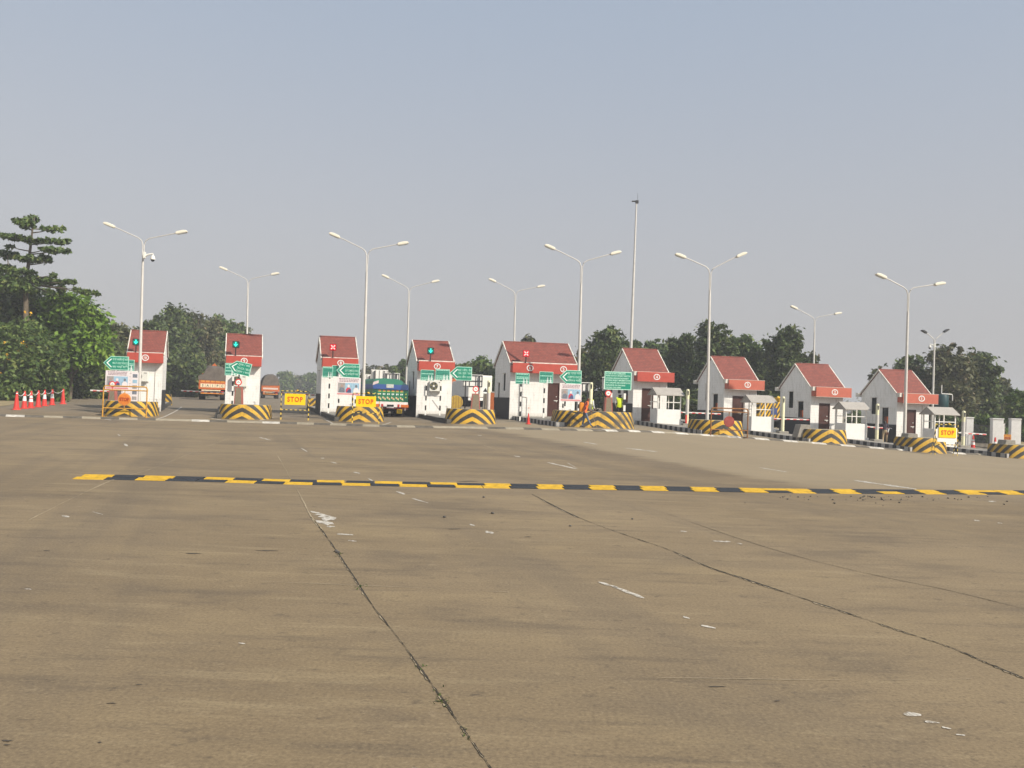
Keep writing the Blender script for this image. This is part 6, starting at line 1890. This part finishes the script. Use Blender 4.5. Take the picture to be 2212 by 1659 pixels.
    if vest:
        z0 = belt - .02; shx = abs(J['shoa'][0]) * scale
        shell('vest', lambda pl, k: (k == 'torso' or (k == 'leg' and pl.center.z > belt - .14) or (k == 'arm' and abs((pl.center - Vector([c * scale for c in J['chest'][:3]])).dot(sd)) < shx * 1.02)), .016, vest)
    hc = h.lerp(cr, .45)
    if hair: shell('hair', lambda pl, k: k == 'head' and ((pl.center / scale - hc).dot(fd) < -.02 or (pl.center / scale - hc).z > .045), .010, hair)
    ey = MB()
    for s_ in (1, -1): ey.ball((mid + fd * .082 + sd * .032 * s_ + Vector((0, 0, .018))) * scale, .010 * scale, 6, 5)
    ey.build('eyes', BLACK, root)
    return root
SKIN = M('brown_skin', (.17, .085, .05), .5, .1, 8); HAIR = M('black_hair', (.012, .011, .010), .5, .2, 12)
HIVIS = M('hi_vis_yellow', (.58, .72, .02), .5, .10, 8); NAVY = M('dark_trousers', (.028, .030, .040), .8, .2, 6); WSH = M('white_shirt', (.66, .67, .66), .7, .08, 6)
JEAN = M('blue_jeans', (.115, .145, .21), .8, .2, 7); KHAKI = M('khaki_cloth', (.33, .25, .15), .8, .15, 6); DJ = M('dark_jacket', (.030, .022, .035), .7, .2, 6); SHOE = M('dark_shoe', (.03, .028, .027), .5, .2, 8)
MAROON = M('maroon_cloth', (.17, .035, .035), .8, .2, 8); HORANGE = M('hi_vis_orange', (.72, .15, .03), .5, .12, 8)
def stand_pose(bend=0, arms='down'):
    J = {'pelvis': (0, 0, .96, .125), 'spine': (0, .01, 1.12, .12), 'chest': (0, .0, 1.32, .135), 'neck': (0, -.01, 1.47, .052), 'head': (0, -.02, 1.54, .080), 'crown': (0, -.01, 1.63, .082)}
    for s_, x in (('a', 1), ('b', -1)):
        J['sho' + s_] = (x * .18, 0, 1.40, .062); J['elb' + s_] = (x * .24, .03, 1.12, .046); J['wri' + s_] = (x * .24, -.05, .88, .031); J['pal' + s_] = (x * .235, -.07, .81, .030)
        J['hip' + s_] = (x * .10, 0, .90, .092); J['kne' + s_] = (x * .11, -.01, .50, .066); J['ank' + s_] = (x * .115, .03, .09, .046); J['toe' + s_] = (x * .13, -.13, .045, .040)
    return J
def up(J, **kw): J.update(kw); return J
# man in yellow vest with his back to us, hands clasped in front
J = stand_pose()
for s_, x in (('a', 1), ('b', -1)):
    J['elb' + s_] = (x * .26, -.02, 1.13, .046); J['wri' + s_] = (x * .17, -.16, .96, .031); J['pal' + s_] = (x * .11, -.19, .92, .030)
p = GD(1337, 50.6); p.z = base_z(p.x, p.y)
person('man in a yellow vest and white sleeves seen from behind, below the complaints sign', tuple(p), PI + .05, J, dict(skin=SKIN, shirt=WSH, sleeve=WSH, trousers=NAVY, shoe=SHOE), HIVIS, HAIR, scale=1.0)
# man in yellow vest behind the pale post
J = stand_pose(); J = up(J, palb=(-.27, -.10, .82, .03), wrib=(-.27, -.06, .89, .031), elba=(.26, .05, 1.13, .046))
p = GD(1274, 56.0); p.z = base_z(p.x, p.y)
person('man in a yellow vest and pale cap half hidden by the pale yellow lane post', tuple(p), PI - .5, J, dict(skin=SKIN, shirt=WSH, sleeve=WSH, trousers=NAVY, shoe=SHOE), HIVIS, M('cream_cap', (.60, .52, .36), .7, .1, 8), scale=.97)
# walking sweeper with an orange back tank: strides to the right of the photo
J = {'pelvis': (0, 0, .95, .12), 'spine': (0, -.03, 1.11, .115), 'chest': (0, -.10, 1.30, .13), 'neck': (0, -.15, 1.45, .05), 'head': (0, -.18, 1.52, .078), 'crown': (0, -.18, 1.61, .080),
     'shoa': (.17, -.10, 1.38, .058), 'elba': (.23, -.12, 1.11, .044), 'wria': (.20, -.30, .95, .030), 'pala': (.18, -.36, .92, .029),
     'shob': (-.17, -.10, 1.38, .058), 'elbb': (-.24, .06, 1.12, .044), 'wrib': (-.24, .10, .92, .030), 'palb': (-.24, .12, .85, .029),
     'hipa': (.09, 0, .89, .088), 'knea': (.10, .02, .49, .064), 'anka': (.10, .16, .10, .044), 'toea': (.10, .05, .042, .038),
     'hipb': (-.09, 0, .89, .088), 'kneb': (-.10, -.16, .50, .064), 'ankb': (-.10, -.34, .16, .044), 'toeb': (-.10, -.47, .085, .038)}
J['anka'] = (.10, .10, .09, .044); J['toea'] = (.10, -.05, .042, .038)
p = GD(1262, 47.3)
wm = person('man striding past the widest barrier in an orange vest and blue jeans', tuple(p), R(95), J, dict(skin=SKIN, shirt=MAROON, sleeve=MAROON, trousers=JEAN, shoe=SHOE), HORANGE, MAROON, scale=1.0)
def world(root, v):
    a = root.rotation_euler.z; return Vector(root.location) + Vector((v[0] * math.cos(a) - v[1] * math.sin(a), v[0] * math.sin(a) + v[1] * math.cos(a), v[2]))
q = world(wm, (0, .15, .85))
tk = thing('spray_tank', 'orange tank carried on the back of the striding man', 'tank', tuple(q), R(95))
MB().bx(-.16, .16, -.07, .15, 0, .52).build('tank', M('tank_orange', (.68, .24, .02), .5, .12, 6), tk, bevel=.04)
MB().lathe([(.05, .52), (.05, .56)], (0, .04, 0), 12).build('cap', RUBBER, tk)
q = world(wm, (.18, -.37, .92)); e = world(wm, (.12, -.72, .02))
o = MB().path([Vector((0, 0, .12)), Vector((0, 0, 0)), (e - q) * .6, e - q], [.012, .012, .010, .008], 6).build('stick', M('bamboo', (.35, .24, .11), .7, .2, 9), loc=tuple(q))
tag(o, 'thin stick held down to the road by the striding man', 'stick')
q = world(wm, (-.24, .12, .84))
dp = thing('dustpan', 'black flat dustpan held out behind the striding man', 'dustpan', tuple(q), R(95))
MB().prismx([(.02, -.03), (.50, .02), (.62, .01), (.60, -.02), (.30, -.07), (.02, -.06)], -.16, .16).build('pan', RUBBER, dp)
MB().tube((0, -.08, -.03), (0, .06, -.04), .014, n=6).build('handle', RUBBER, dp)
# man in a dark jacket at booth 1, leaning his left arm on the boom
J = {'pelvis': (0, 0, .93, .125), 'spine': (0, -.03, 1.09, .12), 'chest': (0, -.10, 1.28, .135), 'neck': (0, -.15, 1.42, .052), 'head': (0, -.19, 1.49, .080), 'crown': (0, -.20, 1.58, .082),
     'shoa': (.18, -.10, 1.36, .06), 'elba': (.22, .02, 1.10, .045), 'wria': (.18, .06, .86, .031), 'pala': (.17, .05, .79, .030),
     'shob': (-.18, -.10, 1.36, .06), 'elbb': (-.36, -.16, 1.20, .045), 'wrib': (-.52, -.20, 1.08, .031), 'palb': (-.58, -.21, 1.06, .030),
     'hipa': (.10, 0, .88, .092), 'knea': (.11, -.03, .49, .066), 'anka': (.11, .02, .09, .046), 'toea': (.12, -.13, .045, .04),
     'hipb': (-.10, 0, .88, .092), 'kneb': (-.12, .03, .49, .066), 'ankb': (-.14, .22, .10, .046), 'toeb': (-.15, .10, .05, .04)}
p = GD(1911, 56.0); p.z = base_z(p.x, p.y)
for k_ in list(J):
    q = J[k_]; J[k_] = (-q[0], *q[1:])
person('man in a dark jacket and khaki trousers reaching to the boom beside booth 1', tuple(p), PI - .25, J, dict(skin=SKIN, shirt=DJ, sleeve=WSH, trousers=KHAKI, shoe=SHOE), None, HAIR, scale=.97)

# orange chairs seen through the booth windows
for k, lab in ((4, 'orange chair inside booth 4 seen through its side window'), (3, 'orange chair inside booth 3 seen through its side window'),
               (2, 'orange chair inside booth 2 seen through its side window'), (1, 'orange chair inside booth 1 seen through its side window')):
    q = BOOTH[k].pt(-.74, 1.08, .01)
    root = thing('chair', lab, 'chair', tuple(q), BA + R(90), 'orange chairs inside the booths')
    CH = M('chair_orange', (.80, .17, .04), .5, .12, 6)
    MB().bx(-.26, .26, -.25, .25, .62, .68).build('seat', CH, root, bevel=.02)
    MB().bx(-.25, .25, .22, .27, .72, 1.62).build('backrest', CH, root, bevel=.03)
    for sx_ in (-.22, .22):
        for sy in (-.2, .2): MB().tube((sx_, sy, 0), (sx_, sy, .62), .018, n=6).build('leg', GALV, root)

# ------------------------------------------------------------------ haze
hz_ = MB().bx(-900, 900, -30, 945, -3.0, 27.0).build('haze', [])
hz_['kind'] = 'stuff'
mh = bpy.data.materials.new('haze_air'); mh.use_nodes = True; nh = mh.node_tree
nh.nodes.remove(nh.nodes['Principled BSDF'])
pv = nh.nodes.new('ShaderNodeVolumePrincipled'); pv.inputs['Color'].default_value = (.80, .82, .86, 1); pv.inputs['Density'].default_value = .0012
pv.inputs['Anisotropy'].default_value = 0.0
nh.links.new(pv.outputs[0], nh.nodes['Material Output'].inputs['Volume'])
hz_.data.materials.clear(); hz_.data.materials.append(mh)
